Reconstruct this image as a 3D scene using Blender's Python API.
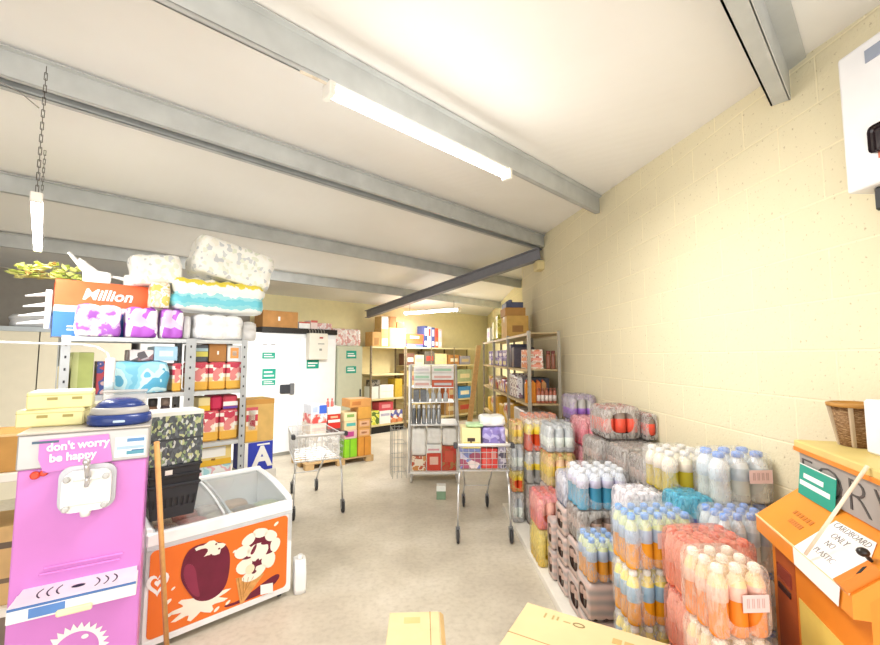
import bpy, bmesh, math, random
from math import sin, cos, pi, radians, sqrt, atan2, hypot
from mathutils import Vector, Matrix
random.seed(7)
SC = bpy.context.scene
COL = SC.collection
for _o in list(bpy.data.objects):
    bpy.data.objects.remove(_o)

# ------------------------------------------------------------------ camera
CAMZ = 1.77
cd = bpy.data.cameras.new('camera')
cd.sensor_width = 36.0
cd.lens = 430.0 / 880.0 * 36.0
cd.clip_start = 0.02
cam = bpy.data.objects.new('camera', cd)
COL.objects.link(cam)
cam.location = (0, 0, CAMZ)
cam.rotation_euler = (pi / 2 + math.atan(34.5 / 430.0), 0, -radians(2.4))
SC.camera = cam
SC.view_settings.view_transform = 'Standard'
SC.view_settings.look = 'None'
SC.view_settings.gamma = 1.0
SC.view_settings.use_curve_mapping = False
SC.view_settings.exposure = 0.5

# ------------------------------------------------------------------ world and large lights
W = bpy.data.worlds.new('World')
SC.world = W
W.use_nodes = True
W.node_tree.nodes['Background'].inputs[0].default_value = (1.0, 0.985, 0.96, 1)
W.node_tree.nodes['Background'].inputs[1].default_value = 1.35

def area(name, loc, target, sx, sy, power, col=(1, 1, 1)):
    l = bpy.data.lights.new(name, 'AREA')
    l.shape = 'RECTANGLE'; l.size = sx; l.size_y = sy; l.energy = power; l.color = col
    o = bpy.data.objects.new(name, l); COL.objects.link(o)
    o.location = loc
    o.rotation_euler = (Vector(target) - Vector(loc)).to_track_quat('-Z', 'Y').to_euler()
    return o
# soft fill added behind the viewer, as if from an open door
area('fill_behind_viewer', (-0.7, -1.9, 1.5), (-0.3, 6.0, 1.3), 4.6, 2.4, 50, (1, 0.985, 0.96))

# unseen fill light added mid-store to brighten the back, no lamp hangs there
area('back_fill', (-0.9, 4.9, 2.75), (-3.1, 7.3, 0.5), 1.6, .5, 46, (1, 0.99, 0.96)).data.spread = radians(105)

# ------------------------------------------------------------------ the building grid (roof beams run askew to the block wall)
GA = radians(-41.3)
EP = Vector((cos(GA), -sin(GA), 0)); ED = Vector((sin(GA), cos(GA), 0))
def G(p, d, z=0.0):
    v = EP * p + ED * d
    return Vector((v.x, v.y, z))
def toG(x, y):
    return (x * cos(GA) - y * sin(GA), x * sin(GA) + y * cos(GA))
RIDGE_D, RIDGE_Z = 3.4, 3.57
def roof(x, y):
    d = toG(x, y)[1]
    return RIDGE_Z - (0.12 * (RIDGE_D - d) if d < RIDGE_D else 0.09 * (d - RIDGE_D))

# ------------------------------------------------------------------ materials
MATS = {}
def srgb(c):
    if isinstance(c, str):
        c = tuple(int(c[i:i + 2], 16) / 255 for i in (0, 2, 4))
    return tuple((v / 12.92 if v <= 0.04045 else ((v + 0.055) / 1.055) ** 2.4) for v in c)
def base(name, rough=0.5, metal=0.0, spec=0.4, alpha=1.0):
    m = bpy.data.materials.new(name); m.use_nodes = True
    b = m.node_tree.nodes['Principled BSDF']
    b.inputs['Roughness'].default_value = rough
    b.inputs['Metallic'].default_value = metal
    b.inputs['Specular IOR Level'].default_value = spec
    b.inputs['Alpha'].default_value = alpha
    return m, m.node_tree, b
def coordn(nt, kind='Object', scale=(1, 1, 1)):
    t = nt.nodes.new('ShaderNodeTexCoord'); mp = nt.nodes.new('ShaderNodeMapping')
    mp.inputs['Scale'].default_value = scale
    nt.links.new(t.outputs[kind], mp.inputs['Vector'])
    return mp.outputs['Vector']
def mat(color, rough=0.5, metal=0.0, spec=0.4, alpha=1.0, var=0.06, scale=9.0, bump=0.0):
    """plain material with a little procedural unevenness"""
    key = ('p', color, rough, metal, spec, alpha, var, scale, bump)
    if key in MATS: return MATS[key]
    m, nt, b = base('plain_%d' % len(MATS), rough, metal, spec, alpha)
    c = srgb(color)
    v = coordn(nt)
    n = nt.nodes.new('ShaderNodeTexNoise'); n.inputs['Scale'].default_value = scale; n.inputs['Detail'].default_value = 3
    nt.links.new(v, n.inputs['Vector'])
    r = nt.nodes.new('ShaderNodeValToRGB')
    r.color_ramp.elements[0].position = 0.3; r.color_ramp.elements[1].position = 0.7
    r.color_ramp.elements[0].color = tuple(max(0, x * (1 - var)) for x in c) + (1,)
    r.color_ramp.elements[1].color = tuple(min(1, x * (1 + var)) for x in c) + (1,)
    nt.links.new(n.outputs['Fac'], r.inputs['Fac']); nt.links.new(r.outputs['Color'], b.inputs['Base Color'])
    if bump:
        bp = nt.nodes.new('ShaderNodeBump'); bp.inputs['Strength'].default_value = bump; bp.inputs['Distance'].default_value = 0.01
        nt.links.new(n.outputs['Fac'], bp.inputs['Height']); nt.links.new(bp.outputs['Normal'], b.inputs['Normal'])
    MATS[key] = m
    return m
def pmat(colors, scale=20.0, kind='voronoi', rough=0.4, stretch=(1, 1, 1), alpha=1.0, wob=0.0):
    """printed packaging: patches of several inks (voronoi / noise) or stacked bands"""
    key = ('m', tuple(colors), scale, kind, rough, stretch, alpha, wob)
    if key in MATS: return MATS[key]
    m, nt, b = base('print_%d' % len(MATS), rough, 0, 0.4, alpha)
    r = nt.nodes.new('ShaderNodeValToRGB'); r.color_ramp.interpolation = 'CONSTANT'
    n = len(colors)
    els = r.color_ramp.elements
    while len(els) < n: els.new(0.5)
    if kind == 'bands':
        v = coordn(nt, 'Generated')
        s = nt.nodes.new('ShaderNodeSeparateXYZ'); nt.links.new(v, s.inputs[0])
        for i, (pos, c) in enumerate(colors):
            els[i].position = pos; els[i].color = srgb(c) + (1,)
        if wob:
            tn = nt.nodes.new('ShaderNodeTexNoise'); tn.inputs['Scale'].default_value = 14; vo = coordn(nt); nt.links.new(vo, tn.inputs['Vector'])
            ma = nt.nodes.new('ShaderNodeMath'); ma.operation = 'MULTIPLY_ADD'; ma.inputs[1].default_value = wob * 2
            ad = nt.nodes.new('ShaderNodeMath'); ad.operation = 'SUBTRACT'; ad.inputs[1].default_value = wob
            nt.links.new(tn.outputs['Fac'], ma.inputs[0]); nt.links.new(s.outputs['Z'], ma.inputs[2]); nt.links.new(ma.outputs[0], ad.inputs[0]); nt.links.new(ad.outputs[0], r.inputs['Fac'])
        else:
            nt.links.new(s.outputs['Z'], r.inputs['Fac'])
    else:
        v = coordn(nt, 'Object', stretch)
        if kind == 'voronoi':
            t = nt.nodes.new('ShaderNodeTexVoronoi'); t.inputs['Scale'].default_value = scale
            nt.links.new(v, t.inputs['Vector'])
            s = nt.nodes.new('ShaderNodeSeparateXYZ'); nt.links.new(t.outputs['Color'], s.inputs[0])
            nt.links.new(s.outputs['X'], r.inputs['Fac'])
            for i, c in enumerate(colors):
                els[i].position = i / n; els[i].color = srgb(c) + (1,)
        else:
            t = nt.nodes.new('ShaderNodeTexNoise'); t.inputs['Scale'].default_value = scale; t.inputs['Detail'].default_value = 2
            nt.links.new(v, t.inputs['Vector']); nt.links.new(t.outputs['Fac'], r.inputs['Fac'])
            for i, c in enumerate(colors):
                els[i].position = 0 if i == 0 else 0.36 + 0.28 * i / n; els[i].color = srgb(c) + (1,)
    nt.links.new(r.outputs['Color'], b.inputs['Base Color'])
    MATS[key] = m
    return m
def emit(color, strength):
    key = ('e', color, strength)
    if key in MATS: return MATS[key]
    m, nt, b = base('lamp_%d' % len(MATS))
    b.inputs['Emission Color'].default_value = srgb(color) + (1,)
    b.inputs['Emission Strength'].default_value = strength
    MATS[key] = m
    return m
def glass(color='FFFFFF', alpha=0.18, rough=0.05):
    return mat(color, rough, 0, 0.6, alpha, 0.02)

# block wall: 450 x 225 blocks, painted cream, rough face
def block_wall(name, col, axis):
    m, nt, b = base(name, 0.75, 0, 0.2)
    t = nt.nodes.new('ShaderNodeTexCoord'); s = nt.nodes.new('ShaderNodeSeparateXYZ'); c = nt.nodes.new('ShaderNodeCombineXYZ')
    nt.links.new(t.outputs['Object'], s.inputs[0])
    nt.links.new(s.outputs[axis], c.inputs['X']); nt.links.new(s.outputs['Z'], c.inputs['Y'])
    br = nt.nodes.new('ShaderNodeTexBrick')
    br.inputs['Scale'].default_value = 1.0; br.inputs['Brick Width'].default_value = 0.45; br.inputs['Row Height'].default_value = 0.225
    br.inputs['Mortar Size'].default_value = 0.006; br.inputs['Mortar Smooth'].default_value = 0.6
    cc = srgb(col)
    br.inputs['Color1'].default_value = cc + (1,); br.inputs['Color2'].default_value = tuple(x * 0.975 for x in cc) + (1,)
    br.inputs['Mortar'].default_value = tuple(min(1, x * 1.13) for x in cc) + (1,)
    nt.links.new(c.outputs[0], br.inputs['Vector'])
    n = nt.nodes.new('ShaderNodeTexNoise'); n.inputs['Scale'].default_value = 60; n.inputs['Detail'].default_value = 4
    nt.links.new(t.outputs['Object'], n.inputs['Vector'])
    r = nt.nodes.new('ShaderNodeValToRGB')
    r.color_ramp.elements[0].position = 0.29; r.color_ramp.elements[0].color = (0.62, 0.56, 0.48, 1)
    r.color_ramp.elements[1].position = 0.36; r.color_ramp.elements[1].color = (1, 1, 1, 1)
    nt.links.new(n.outputs['Fac'], r.inputs['Fac'])
    mx = nt.nodes.new('ShaderNodeMixRGB'); mx.blend_type = 'MULTIPLY'; mx.inputs['Fac'].default_value = 0.8
    nt.links.new(br.outputs['Color'], mx.inputs['Color1']); nt.links.new(r.outputs['Color'], mx.inputs['Color2'])
    nt.links.new(mx.outputs['Color'], b.inputs['Base Color'])
    bp = nt.nodes.new('ShaderNodeBump'); bp.inputs['Strength'].default_value = 0.35; bp.inputs['Distance'].default_value = 0.006
    nt.links.new(n.outputs['Fac'], bp.inputs['Height'])
    bp2 = nt.nodes.new('ShaderNodeBump'); bp2.inputs['Strength'].default_value = 0.5; bp2.inputs['Distance'].default_value = 0.006; bp2.invert = True
    nt.links.new(br.outputs['Fac'], bp2.inputs['Height']); nt.links.new(bp.outputs['Normal'], bp2.inputs['Normal'])
    nt.links.new(bp2.outputs['Normal'], b.inputs['Normal'])
    return m
def floor_mat():
    m, nt, b = base('worn_concrete', 0.5, 0, 0.35)
    v = coordn(nt)
    n1 = nt.nodes.new('ShaderNodeTexNoise'); n1.inputs['Scale'].default_value = 1.1; n1.inputs['Detail'].default_value = 6; n1.inputs['Roughness'].default_value = 0.6
    n2 = nt.nodes.new('ShaderNodeTexNoise'); n2.inputs['Scale'].default_value = 26; n2.inputs['Detail'].default_value = 5
    nt.links.new(v, n1.inputs['Vector']); nt.links.new(v, n2.inputs['Vector'])
    r1 = nt.nodes.new('ShaderNodeValToRGB'); e = r1.color_ramp.elements
    e[0].position = 0.3; e[0].color = srgb('B9AF9E') + (1,); e[1].position = 0.68; e[1].color = srgb('E0D8C9') + (1,)
    x = e.new(0.5); x.color = srgb('D0C7B5') + (1,)
    nt.links.new(n1.outputs['Fac'], r1.inputs['Fac'])
    r2 = nt.nodes.new('ShaderNodeValToRGB'); r2.color_ramp.elements[0].position = 0.3; r2.color_ramp.elements[0].color = (0.78, 0.76, 0.73, 1)
    r2.color_ramp.elements[1].position = 0.55; r2.color_ramp.elements[1].color = (1, 1, 1, 1)
    nt.links.new(n2.outputs['Fac'], r2.inputs['Fac'])
    mx = nt.nodes.new('ShaderNodeMixRGB'); mx.blend_type = 'MULTIPLY'; mx.inputs['Fac'].default_value = 0.55
    nt.links.new(r1.outputs['Color'], mx.inputs['Color1']); nt.links.new(r2.outputs['Color'], mx.inputs['Color2'])
    nt.links.new(mx.outputs['Color'], b.inputs['Base Color'])
    rr = nt.nodes.new('ShaderNodeMapRange'); rr.inputs['To Min'].default_value = 0.3; rr.inputs['To Max'].default_value = 0.65
    nt.links.new(n1.outputs['Fac'], rr.inputs['Value']); nt.links.new(rr.outputs['Result'], b.inputs['Roughness'])
    return m
def ceiling_mat():
    m, nt, b = base('white_roof_liner', 0.45, 0, 0.3)
    t = nt.nodes.new('ShaderNodeTexCoord'); mp = nt.nodes.new('ShaderNodeMapping')
    mp.inputs['Rotation'].default_value = (0, 0, GA)
    nt.links.new(t.outputs['Object'], mp.inputs['Vector'])
    w = nt.nodes.new('ShaderNodeTexWave'); w.wave_type = 'BANDS'; w.bands_direction = 'X'; w.inputs['Scale'].default_value = 3.2; w.inputs['Distortion'].default_value = 0
    nt.links.new(mp.outputs['Vector'], w.inputs['Vector'])
    bp = nt.nodes.new('ShaderNodeBump'); bp.inputs['Strength'].default_value = 0.04; bp.inputs['Distance'].default_value = 0.01
    nt.links.new(w.outputs['Fac'], bp.inputs['Height']); nt.links.new(bp.outputs['Normal'], b.inputs['Normal'])
    n = nt.nodes.new('ShaderNodeTexNoise'); n.inputs['Scale'].default_value = 0.7; n.inputs['Detail'].default_value = 4
    nt.links.new(t.outputs['Object'], n.inputs['Vector'])
    r = nt.nodes.new('ShaderNodeValToRGB'); r.color_ramp.elements[0].position = 0.35; r.color_ramp.elements[0].color = srgb('F0EEEB') + (1,)
    r.color_ramp.elements[1].position = 0.6; r.color_ramp.elements[1].color = srgb('F6F5F3') + (1,)
    nt.links.new(n.outputs['Fac'], r.inputs['Fac']); nt.links.new(r.outputs['Color'], b.inputs['Base Color'])
    return m

WHITE = mat('EFEFEC', 0.35); OFFWHITE = mat('E4E2DA', 0.5); BLACK = mat('1A1A1C', 0.5); DARK = mat('34343A', 0.5)
CARD = mat('C9A066', 0.8, var=0.1); CARD_PALE = mat('DDBB82', 0.8, var=0.08); CARD_DARK = mat('A77B48', 0.8, var=0.1)
TAPE = mat('C3A878', 0.3, spec=0.5); STEEL = mat('B9BCBF', 0.3, 0.9, var=0.03); CHROME = mat('D9DADB', 0.3, 0.6, var=0.02)
GALV = mat('C3C6C6', 0.5, 0.15, var=0.1, scale=5); RACKGREY = mat('A3A7AB', 0.45, 0.2); PAPER = mat('F4F3F0', 0.7, var=0.02)
RUBBER = mat('3C3C3E', 0.7); WOOD = mat('C89B62', 0.6, var=0.15, scale=14); PALLET = mat('C2A172', 0.75, var=0.15, scale=12)
GREEN_SIGN = mat('23A08A', 0.4, var=0.03)
def film_mat(c, a, rough=.16):
    m = mat(c, rough, 0, .7, a, .03)
    nt = m.node_tree; b = nt.nodes['Principled BSDF']
    v = coordn(nt, 'Object', (3, 3, 1)); n = nt.nodes.new('ShaderNodeTexNoise'); n.inputs['Scale'].default_value = 14; n.inputs['Detail'].default_value = 3; n.inputs['Distortion'].default_value = 1.2
    nt.links.new(v, n.inputs['Vector']); bp = nt.nodes.new('ShaderNodeBump'); bp.inputs['Strength'].default_value = .55; bp.inputs['Distance'].default_value = .02
    nt.links.new(n.outputs['Fac'], bp.inputs['Height']); nt.links.new(bp.outputs['Normal'], b.inputs['Normal'])
    r = nt.nodes.new('ShaderNodeMapRange'); r.inputs['From Min'].default_value = .35; r.inputs['From Max'].default_value = .68
    r.inputs['To Min'].default_value = a * .55; r.inputs['To Max'].default_value = min(1, a * 1.7)
    nt.links.new(n.outputs['Fac'], r.inputs['Value']); nt.links.new(r.outputs['Result'], b.inputs['Alpha'])
    return m
FILM = film_mat('FFFFFF', 0.2)

# ------------------------------------------------------------------ mesh helpers
def T(loc=(0, 0, 0), rz=0.0, rx=0.0, ry=0.0):
    return Matrix.Translation(Vector(loc)) @ Matrix.Rotation(rz, 4, 'Z') @ Matrix.Rotation(ry, 4, 'Y') @ Matrix.Rotation(rx, 4, 'X')
class MB:
    def __init__(s): s.bm = bmesh.new()
    def _mi(s, faces, mi, smooth=False):
        for f in faces: f.material_index = mi; f.smooth = smooth
    def box(s, x0, x1, y0, y1, z0, z1, mi=0, bev=0.0, M=None, seg=1):
        r = bmesh.ops.create_cube(s.bm, size=1.0)
        vs = r['verts']
        m = Matrix.Translation(((x0 + x1) / 2, (y0 + y1) / 2, (z0 + z1) / 2)) @ Matrix.Diagonal((x1 - x0, y1 - y0, z1 - z0, 1))
        if M is not None: m = M @ m
        bmesh.ops.transform(s.bm, matrix=m, verts=vs)
        fs = list({f for v in vs for f in v.link_faces})
        s._mi(fs, mi)
        if bev > 0:
            es = list({e for v in vs for e in v.link_edges})
            rb = bmesh.ops.bevel(s.bm, geom=es, offset=bev, segments=seg, affect='EDGES', profile=0.5)
            s._mi(rb['faces'], mi)
        return s
    def rod(s, a, b, r, mi=0, n=6, r2=None):
        a = Vector(a); b = Vector(b); d = b - a; L = d.length
        if L < 1e-6: return s
        q = d.to_track_quat('Z', 'Y').to_matrix().to_4x4()
        rr = bmesh.ops.create_cone(s.bm, cap_ends=True, segments=n, radius1=r, radius2=r if r2 is None else r2, depth=L,
                                   matrix=Matrix.Translation((a + b) / 2) @ q)
        fs = {f for v in rr['verts'] for f in v.link_faces}
        for f in fs: f.material_index = mi; f.smooth = len(f.verts) == 4 and n > 6
        return s
    def tube(s, pts, r, mi=0, n=6):
        for a, b in zip(pts[:-1], pts[1:]): s.rod(a, b, r, mi, n)
        return s
    def lathe(s, prof, n=12, mi=0, c=(0, 0, 0), mis=None, sx=1.0, sy=1.0, M=None):
        rings = []
        for r, z in prof:
            ring = []
            for i in range(n):
                a = 2 * pi * i / n
                p = Vector((c[0] + r * sx * cos(a), c[1] + r * sy * sin(a), c[2] + z))
                if M is not None: p = M @ p
                ring.append(s.bm.verts.new(p))
            rings.append(ring)
        for k in range(len(rings) - 1):
            for i in range(n):
                f = s.bm.faces.new((rings[k][i], rings[k][(i + 1) % n], rings[k + 1][(i + 1) % n], rings[k + 1][i]))
                f.smooth = True; f.material_index = mis[k] if mis else mi
        f = s.bm.faces.new(list(reversed(rings[0]))); f.material_index = mis[0] if mis else mi
        f = s.bm.faces.new(rings[-1]); f.material_index = mis[-1] if mis else mi
        return s
    def prism(s, poly, vec, mi=0, M=None):
        """poly: list of 3D points; extruded by vec"""
        vec = Vector(vec)
        a = [s.bm.verts.new((M @ Vector(p)) if M is not None else Vector(p)) for p in poly]
        b = [s.bm.verts.new((M @ (Vector(p) + vec)) if M is not None else Vector(p) + vec) for p in poly]
        n = len(a); fs = []
        fs.append(s.bm.faces.new(a)); fs.append(s.bm.faces.new(list(reversed(b))))
        for i in range(n): fs.append(s.bm.faces.new((a[i], b[i], b[(i + 1) % n], a[(i + 1) % n])))
        s._mi(fs, mi)
        return s
    def sphere(s, c, rx, ry, rz, mi=0, u=12, v=8):
        r = bmesh.ops.create_uvsphere(s.bm, u_segments=u, v_segments=v, radius=1, matrix=Matrix.Translation(c) @ Matrix.Diagonal((rx, ry, rz, 1)))
        for f in {f for vv in r['verts'] for f in vv.link_faces}: f.material_index = mi; f.smooth = True
        return s
    def soft(s, w, d, h, r=0.3, cuts=7, fn=None, mi=0, M=None):
        """pillow-like block standing on z=0; fn(v, n) may move a vertex"""
        old = set(s.bm.verts[:])
        rr = bmesh.ops.create_cube(s.bm, size=2.0)
        es = list({e for v in rr['verts'] for e in v.link_edges})
        bmesh.ops.subdivide_edges(s.bm, edges=es, cuts=cuts, use_grid_fill=True)
        vs = [v for v in s.bm.verts if v not in old]
        fs = {f for v in vs for f in v.link_faces}
        for v in vs:
            p = v.co.copy()
            k = max(abs(p.x), abs(p.y), abs(p.z))
            sph = p.normalized() * 1.05
            q = p * (1 - r) + Vector((sph.x, sph.y, sph.z)) * r * (1.25)
            q = Vector((max(-1, min(1, q.x)), max(-1, min(1, q.y)), max(-1, min(1, q.z))))
            c = Vector((q.x * w / 2, q.y * d / 2, (q.z + 1) * h / 2))
            if fn: c = fn(c, p)
            v.co = (M @ c) if M is not None else c
        for f in fs: f.material_index = mi; f.smooth = True
        return s
    def obj(s, name, mats, parent=None, loc=(0, 0, 0), rz=0.0):
        me = bpy.data.meshes.new(name)
        bmesh.ops.recalc_face_normals(s.bm, faces=s.bm.faces[:])
        s.bm.to_mesh(me); s.bm.free()
        if not isinstance(mats, (list, tuple)): mats = [mats]
        for m in mats: me.materials.append(m)
        o = bpy.data.objects.new(name, me); COL.objects.link(o)
        o.location = loc; o.rotation_euler = (0, 0, rz)
        if parent is not None: o.parent = parent
        return o
def tag(o, label=None, cat=None, group=None, kind=None):
    if label: o['label'] = label
    if cat: o['category'] = cat
    if group: o['group'] = group
    if kind: o['kind'] = kind
    return o
def empty(name, loc, rz=0.0, label=None, cat=None, group=None):
    o = bpy.data.objects.new(name, None); COL.objects.link(o)
    o.empty_display_size = 0.1
    o.location = loc; o.rotation_euler = (0, 0, rz)
    return tag(o, label, cat, group)
def link_copy(src, parent=None, loc=None):
    c = src.copy(); COL.objects.link(c)
    if parent is not None: c.parent = parent
    if loc is not None: c.location = loc
    return c
def struct(name, mb, mats, **k):
    o = mb.obj(name, mats, **k); o['kind'] = 'structure'; return o
def text_mesh(body, size, name, m, parent, loc, rot=(pi / 2, 0, 0), extr=0.0015, bold=0.0, align='CENTER', sx=1.0, shear=0.0):
    cu = bpy.data.curves.new(name, 'FONT'); cu.body = body; cu.size = size; cu.extrude = extr; cu.offset = bold; cu.shear = shear
    cu.align_x = align; cu.align_y = 'CENTER'; cu.resolution_u = 3
    t = bpy.data.objects.new(name + '_curve', cu); COL.objects.link(t)
    dg = bpy.context.evaluated_depsgraph_get()
    me = bpy.data.meshes.new_from_object(t.evaluated_get(dg))
    bpy.data.objects.remove(t)
    me.materials.clear(); me.materials.append(m)
    o = bpy.data.objects.new(name, me); COL.objects.link(o)
    o.parent = parent; o.location = loc; o.rotation_euler = rot; o.scale = (sx, 1, 1)
    return o

class Frame:
    """local frame on a shelf or floor: s along the front edge, q back from it, z up from the ground"""
    def __init__(s, ox, oy, ex, ey):
        L = hypot(ex, ey); s.o = Vector((ox, oy, 0)); s.e = Vector((ex / L, ey / L, 0)); s.n = Vector((-ey / L, ex / L, 0)); s.yaw = atan2(ey, ex)
    def at(s, u, q, z): 
        v = s.o + s.e * u + s.n * q
        return Vector((v.x, v.y, z))
GRID = Frame(0, 0, 1, 0)
GRID.o = Vector((0, 0, 0)); GRID.e = EP.copy(); GRID.n = ED.copy(); GRID.yaw = atan2(EP.y, EP.x)
ROOM = Frame(0, 0, 1, 0)

def panels(o, w, d, h, lst):
    """flat printed labels stuck on a box: (face, u0, u1, v0, v1, material[, name])"""
    e = 0.0012
    for p in lst:
        face, u0, u1, v0, v1, m = p[:6]; nm = p[6] if len(p) > 6 else 'printed_label'
        b = MB()
        X0, X1 = -w / 2 + w * u0, -w / 2 + w * u1
        if face == 'f': b.box(X0, X1, -d / 2 - e, -d / 2 + e, h * v0, h * v1)
        elif face == 't': b.box(X0, X1, -d / 2 + d * v0, -d / 2 + d * v1, h - e, h + e)
        elif face == 'r': b.box(w / 2 - e, w / 2 + e, -d / 2 + d * u0, -d / 2 + d * u1, h * v0, h * v1)
        elif face == 'l': b.box(-w / 2 - e, -w / 2 + e, -d / 2 + d * u0, -d / 2 + d * u1, h * v0, h * v1)
        b.obj(nm, m, o)
def gbox(fr, s, q, z, w, d, h, label, cat, name, m, pan=(), yaw=0.0, group=None, bev=0.004, tape=False, flaps=False):
    """a box-shaped product: s = left edge, q = front edge, on height z"""
    b = MB(); b.box(-w / 2, w / 2, -d / 2, d / 2, 0, h, 0, bev)
    o = b.obj(name, m, None, fr.at(s + w / 2, q + d / 2, z), fr.yaw + yaw)
    tag(o, label, cat, group)
    if tape:
        t = MB(); t.box(-0.025, 0.025, -d / 2 - .001, d / 2 + .001, h - .001, h + .0012); t.box(-0.025, 0.025, -d / 2 - .0012, -d / 2 + .001, h * .72, h)
        t.obj('packing_tape', TAPE, o)
    if flaps:
        f = MB(); f.box(-w / 2, w / 2, -.0015, .0015, h - .0005, h + .001); f.obj('flap_seam', CARD_DARK, o)
    panels(o, w, d, h, pan)
    return o
def wrapped(fr, s, q, z, w, d, h, label, cat, name, m, nx=4, nz=2, bulge=.06, yaw=0.0, tilt=(0, 0), group=None, pan=(), seed=0, extra=None):
    """rolls or pouches bundled in soft printed plastic"""
    rnd = random.Random(seed); ph = rnd.random() * 6
    def fn(c, p):
        bx = abs(sin((c.x / w + .5) * pi * nx)) ** .6; bz = abs(sin(c.z / h * pi * nz)) ** .6
        by = abs(sin((c.y / d + .5) * pi * max(2, nx // 2))) ** .6
        c = c.copy()
        c.y += (-1 if c.y < 0 else 1) * bulge * d * (bx * bz - .7) * (abs(p.y) > .8)
        c.z += bulge * h * (bx * by - .7) * (p.z > .8)
        c.x += (-1 if c.x < 0 else 1) * bulge * w * .4 * (by * bz - .7) * (abs(p.x) > .8)
        c.x += .012 * w * sin(9 * c.z / h + ph); c.y += .012 * d * sin(8 * c.x / w + ph)
        return c
    b = MB(); b.soft(w, d, h, .28, 11, fn, 0, T((0, 0, 0), 0, tilt[0], tilt[1]))
    o = b.obj(name, m, None, fr.at(s + w / 2, q + d / 2, z), fr.yaw + yaw)
    tag(o, label, cat, group)
    panels(o, w, d, h, pan)
    return o

# ================================================================== STRUCTURE
WX = 1.8; WX2 = 2.1; YP = 7.6; YF = -2.0; DB = 8.9; PL = -4.0
YD = (DB - WX2 * sin(GA)) / cos(GA)
cB = G(PL, DB); cL = Vector((G(PL, (YF + PL * sin(GA)) / cos(GA)).x, YF, 0))
ROOMPOLY = [(WX, YF), (WX, YP), (WX2, YP), (WX2, YD), (cB.x, cB.y), (cL.x, cL.y)]
def clip(poly, sgn):
    out = []
    f = lambda p: sgn * (toG(p[0], p[1])[1] - RIDGE_D)
    for i in range(len(poly)):
        a, b = poly[i], poly[(i + 1) % len(poly)]
        fa, fb = f(a), f(b)
        if fa >= 0: out.append(a)
        if (fa > 0 and fb < 0) or (fa < 0 and fb > 0):
            t = fa / (fa - fb); out.append((a[0] + t * (b[0] - a[0]), a[1] + t * (b[1] - a[1])))
    return out
b = MB(); b.prism([(x, y, -0.1) for x, y in ROOMPOLY], (0, 0, 0.1)); struct('floor', b, floor_mat())
b = MB()
for sg in (-1, 1): b.prism([(x, y, roof(x, y)) for x, y in clip(ROOMPOLY, sg)], (0, 0, 0.06))
struct('ceiling', b, ceiling_mat())
def wall(name, a, c, out, m, z0=0.0):
    """vertical wall from a to c under the roof line, thickened by vector out"""
    pts = [a, c]
    da, dc = toG(*a)[1] - RIDGE_D, toG(*c)[1] - RIDGE_D
    top = [(a[0], a[1], roof(*a)), ]
    if da * dc < 0:
        t = da / (da - dc); p = (a[0] + t * (c[0] - a[0]), a[1] + t * (c[1] - a[1])); top.append((p[0], p[1], roof(*p)))
    top.append((c[0], c[1], roof(*c)))
    mb = MB(); mb.prism([(c[0], c[1], z0), (a[0], a[1], z0)] + top, out)
    return struct(name, mb, m)
CREAM = 'E7DDBD'
wall('wall_right', (WX, YF), (WX, YP), (.29, 0, 0), block_wall('painted_block_wall', CREAM, 'Y'))
wall('wall_far_right', (WX2, YP), (WX2, YD), (.2, 0, 0), block_wall('painted_block_far', 'EFE6B6', 'Y'))
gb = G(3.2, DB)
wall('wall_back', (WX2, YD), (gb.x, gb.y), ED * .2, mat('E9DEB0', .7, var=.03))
wall('wall_back_left', (gb.x, gb.y), (cB.x, cB.y), ED * .2, mat('9D968C', .7, var=.05))  # shade on this end of the wall is put into its grey colour
wall('wall_left', (cB.x, cB.y), (cL.x, cL.y), -EP * .2, mat('D9D3C6', .7))

# roof beams: galvanised purlins running across, one dark rafter under them
def purlin(name, d, h=.16, fl=.045, lip=.018, face=-1):
    wx = WX
    pr = (wx - d * sin(GA)) / cos(GA)
    if G(pr, d).y > YP: pr = (WX2 - d * sin(GA)) / cos(GA)
    pr -= .01
    p0 = PL if d > .8 else (toG(0, 0)[0] - 3.0)
    mb = MB(); t = .004
    zt = lambda dd: RIDGE_Z - (0.12 * (RIDGE_D - dd) if dd < RIDGE_D else 0.09 * (dd - RIDGE_D))
    z1 = zt(d) - .012
    def bx(d0, d1, za, zb):
        pts = [G(p0, d0, za), G(p0, d1, za), G(p0, d1, zb), G(p0, d0, zb)]
        mb.prism(pts, EP * (pr - p0))
    bx(d - t, d + t, z1 - h, z1)                       # web
    bx(d - fl, d, z1 - 2 * t, z1)
    if face < 0:                                       # bottom flange on the far side of the web
        bx(d, d + fl, z1 - h, z1 - h + 2 * t); bx(d + fl - 2 * t, d + fl, z1 - h, z1 - h + lip)
    else:
        bx(d - fl, d, z1 - h, z1 - h + 2 * t); bx(d - fl, d - fl + 2 * t, z1 - h, z1 - h + lip)
    return struct(name, mb, GALV)
purlin('trim_1', 0.27, fl=.075)
purlin('trim_2', 1.96)
purlin('trim_3', 3.45)
purlin('trim_4', 3.61, face=1)
purlin('trim_5', 5.32)
purlin('trim_6', 7.12)
mb = MB(); a = Vector((1.74, 6.22, 3.385)); c = Vector((-1.36, 10.56, 2.90))
u = (c - a).normalized(); sd = u.cross(Vector((0, 0, 1))).normalized(); up = sd.cross(u)
def beam(w0, w1, h0, h1):
    q = [a + sd * w0 + up * h0, a + sd * w1 + up * h0, a + sd * w1 + up * h1, a + sd * w0 + up * h1]
    mb.prism(q, c - a)
beam(-.055, .055, -.014, 0); beam(-.055, .055, -.18, -.166); beam(-.006, .006, -.166, -.014)
struct('trim_7', mb, mat('85858D', .5, var=.05))
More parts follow.
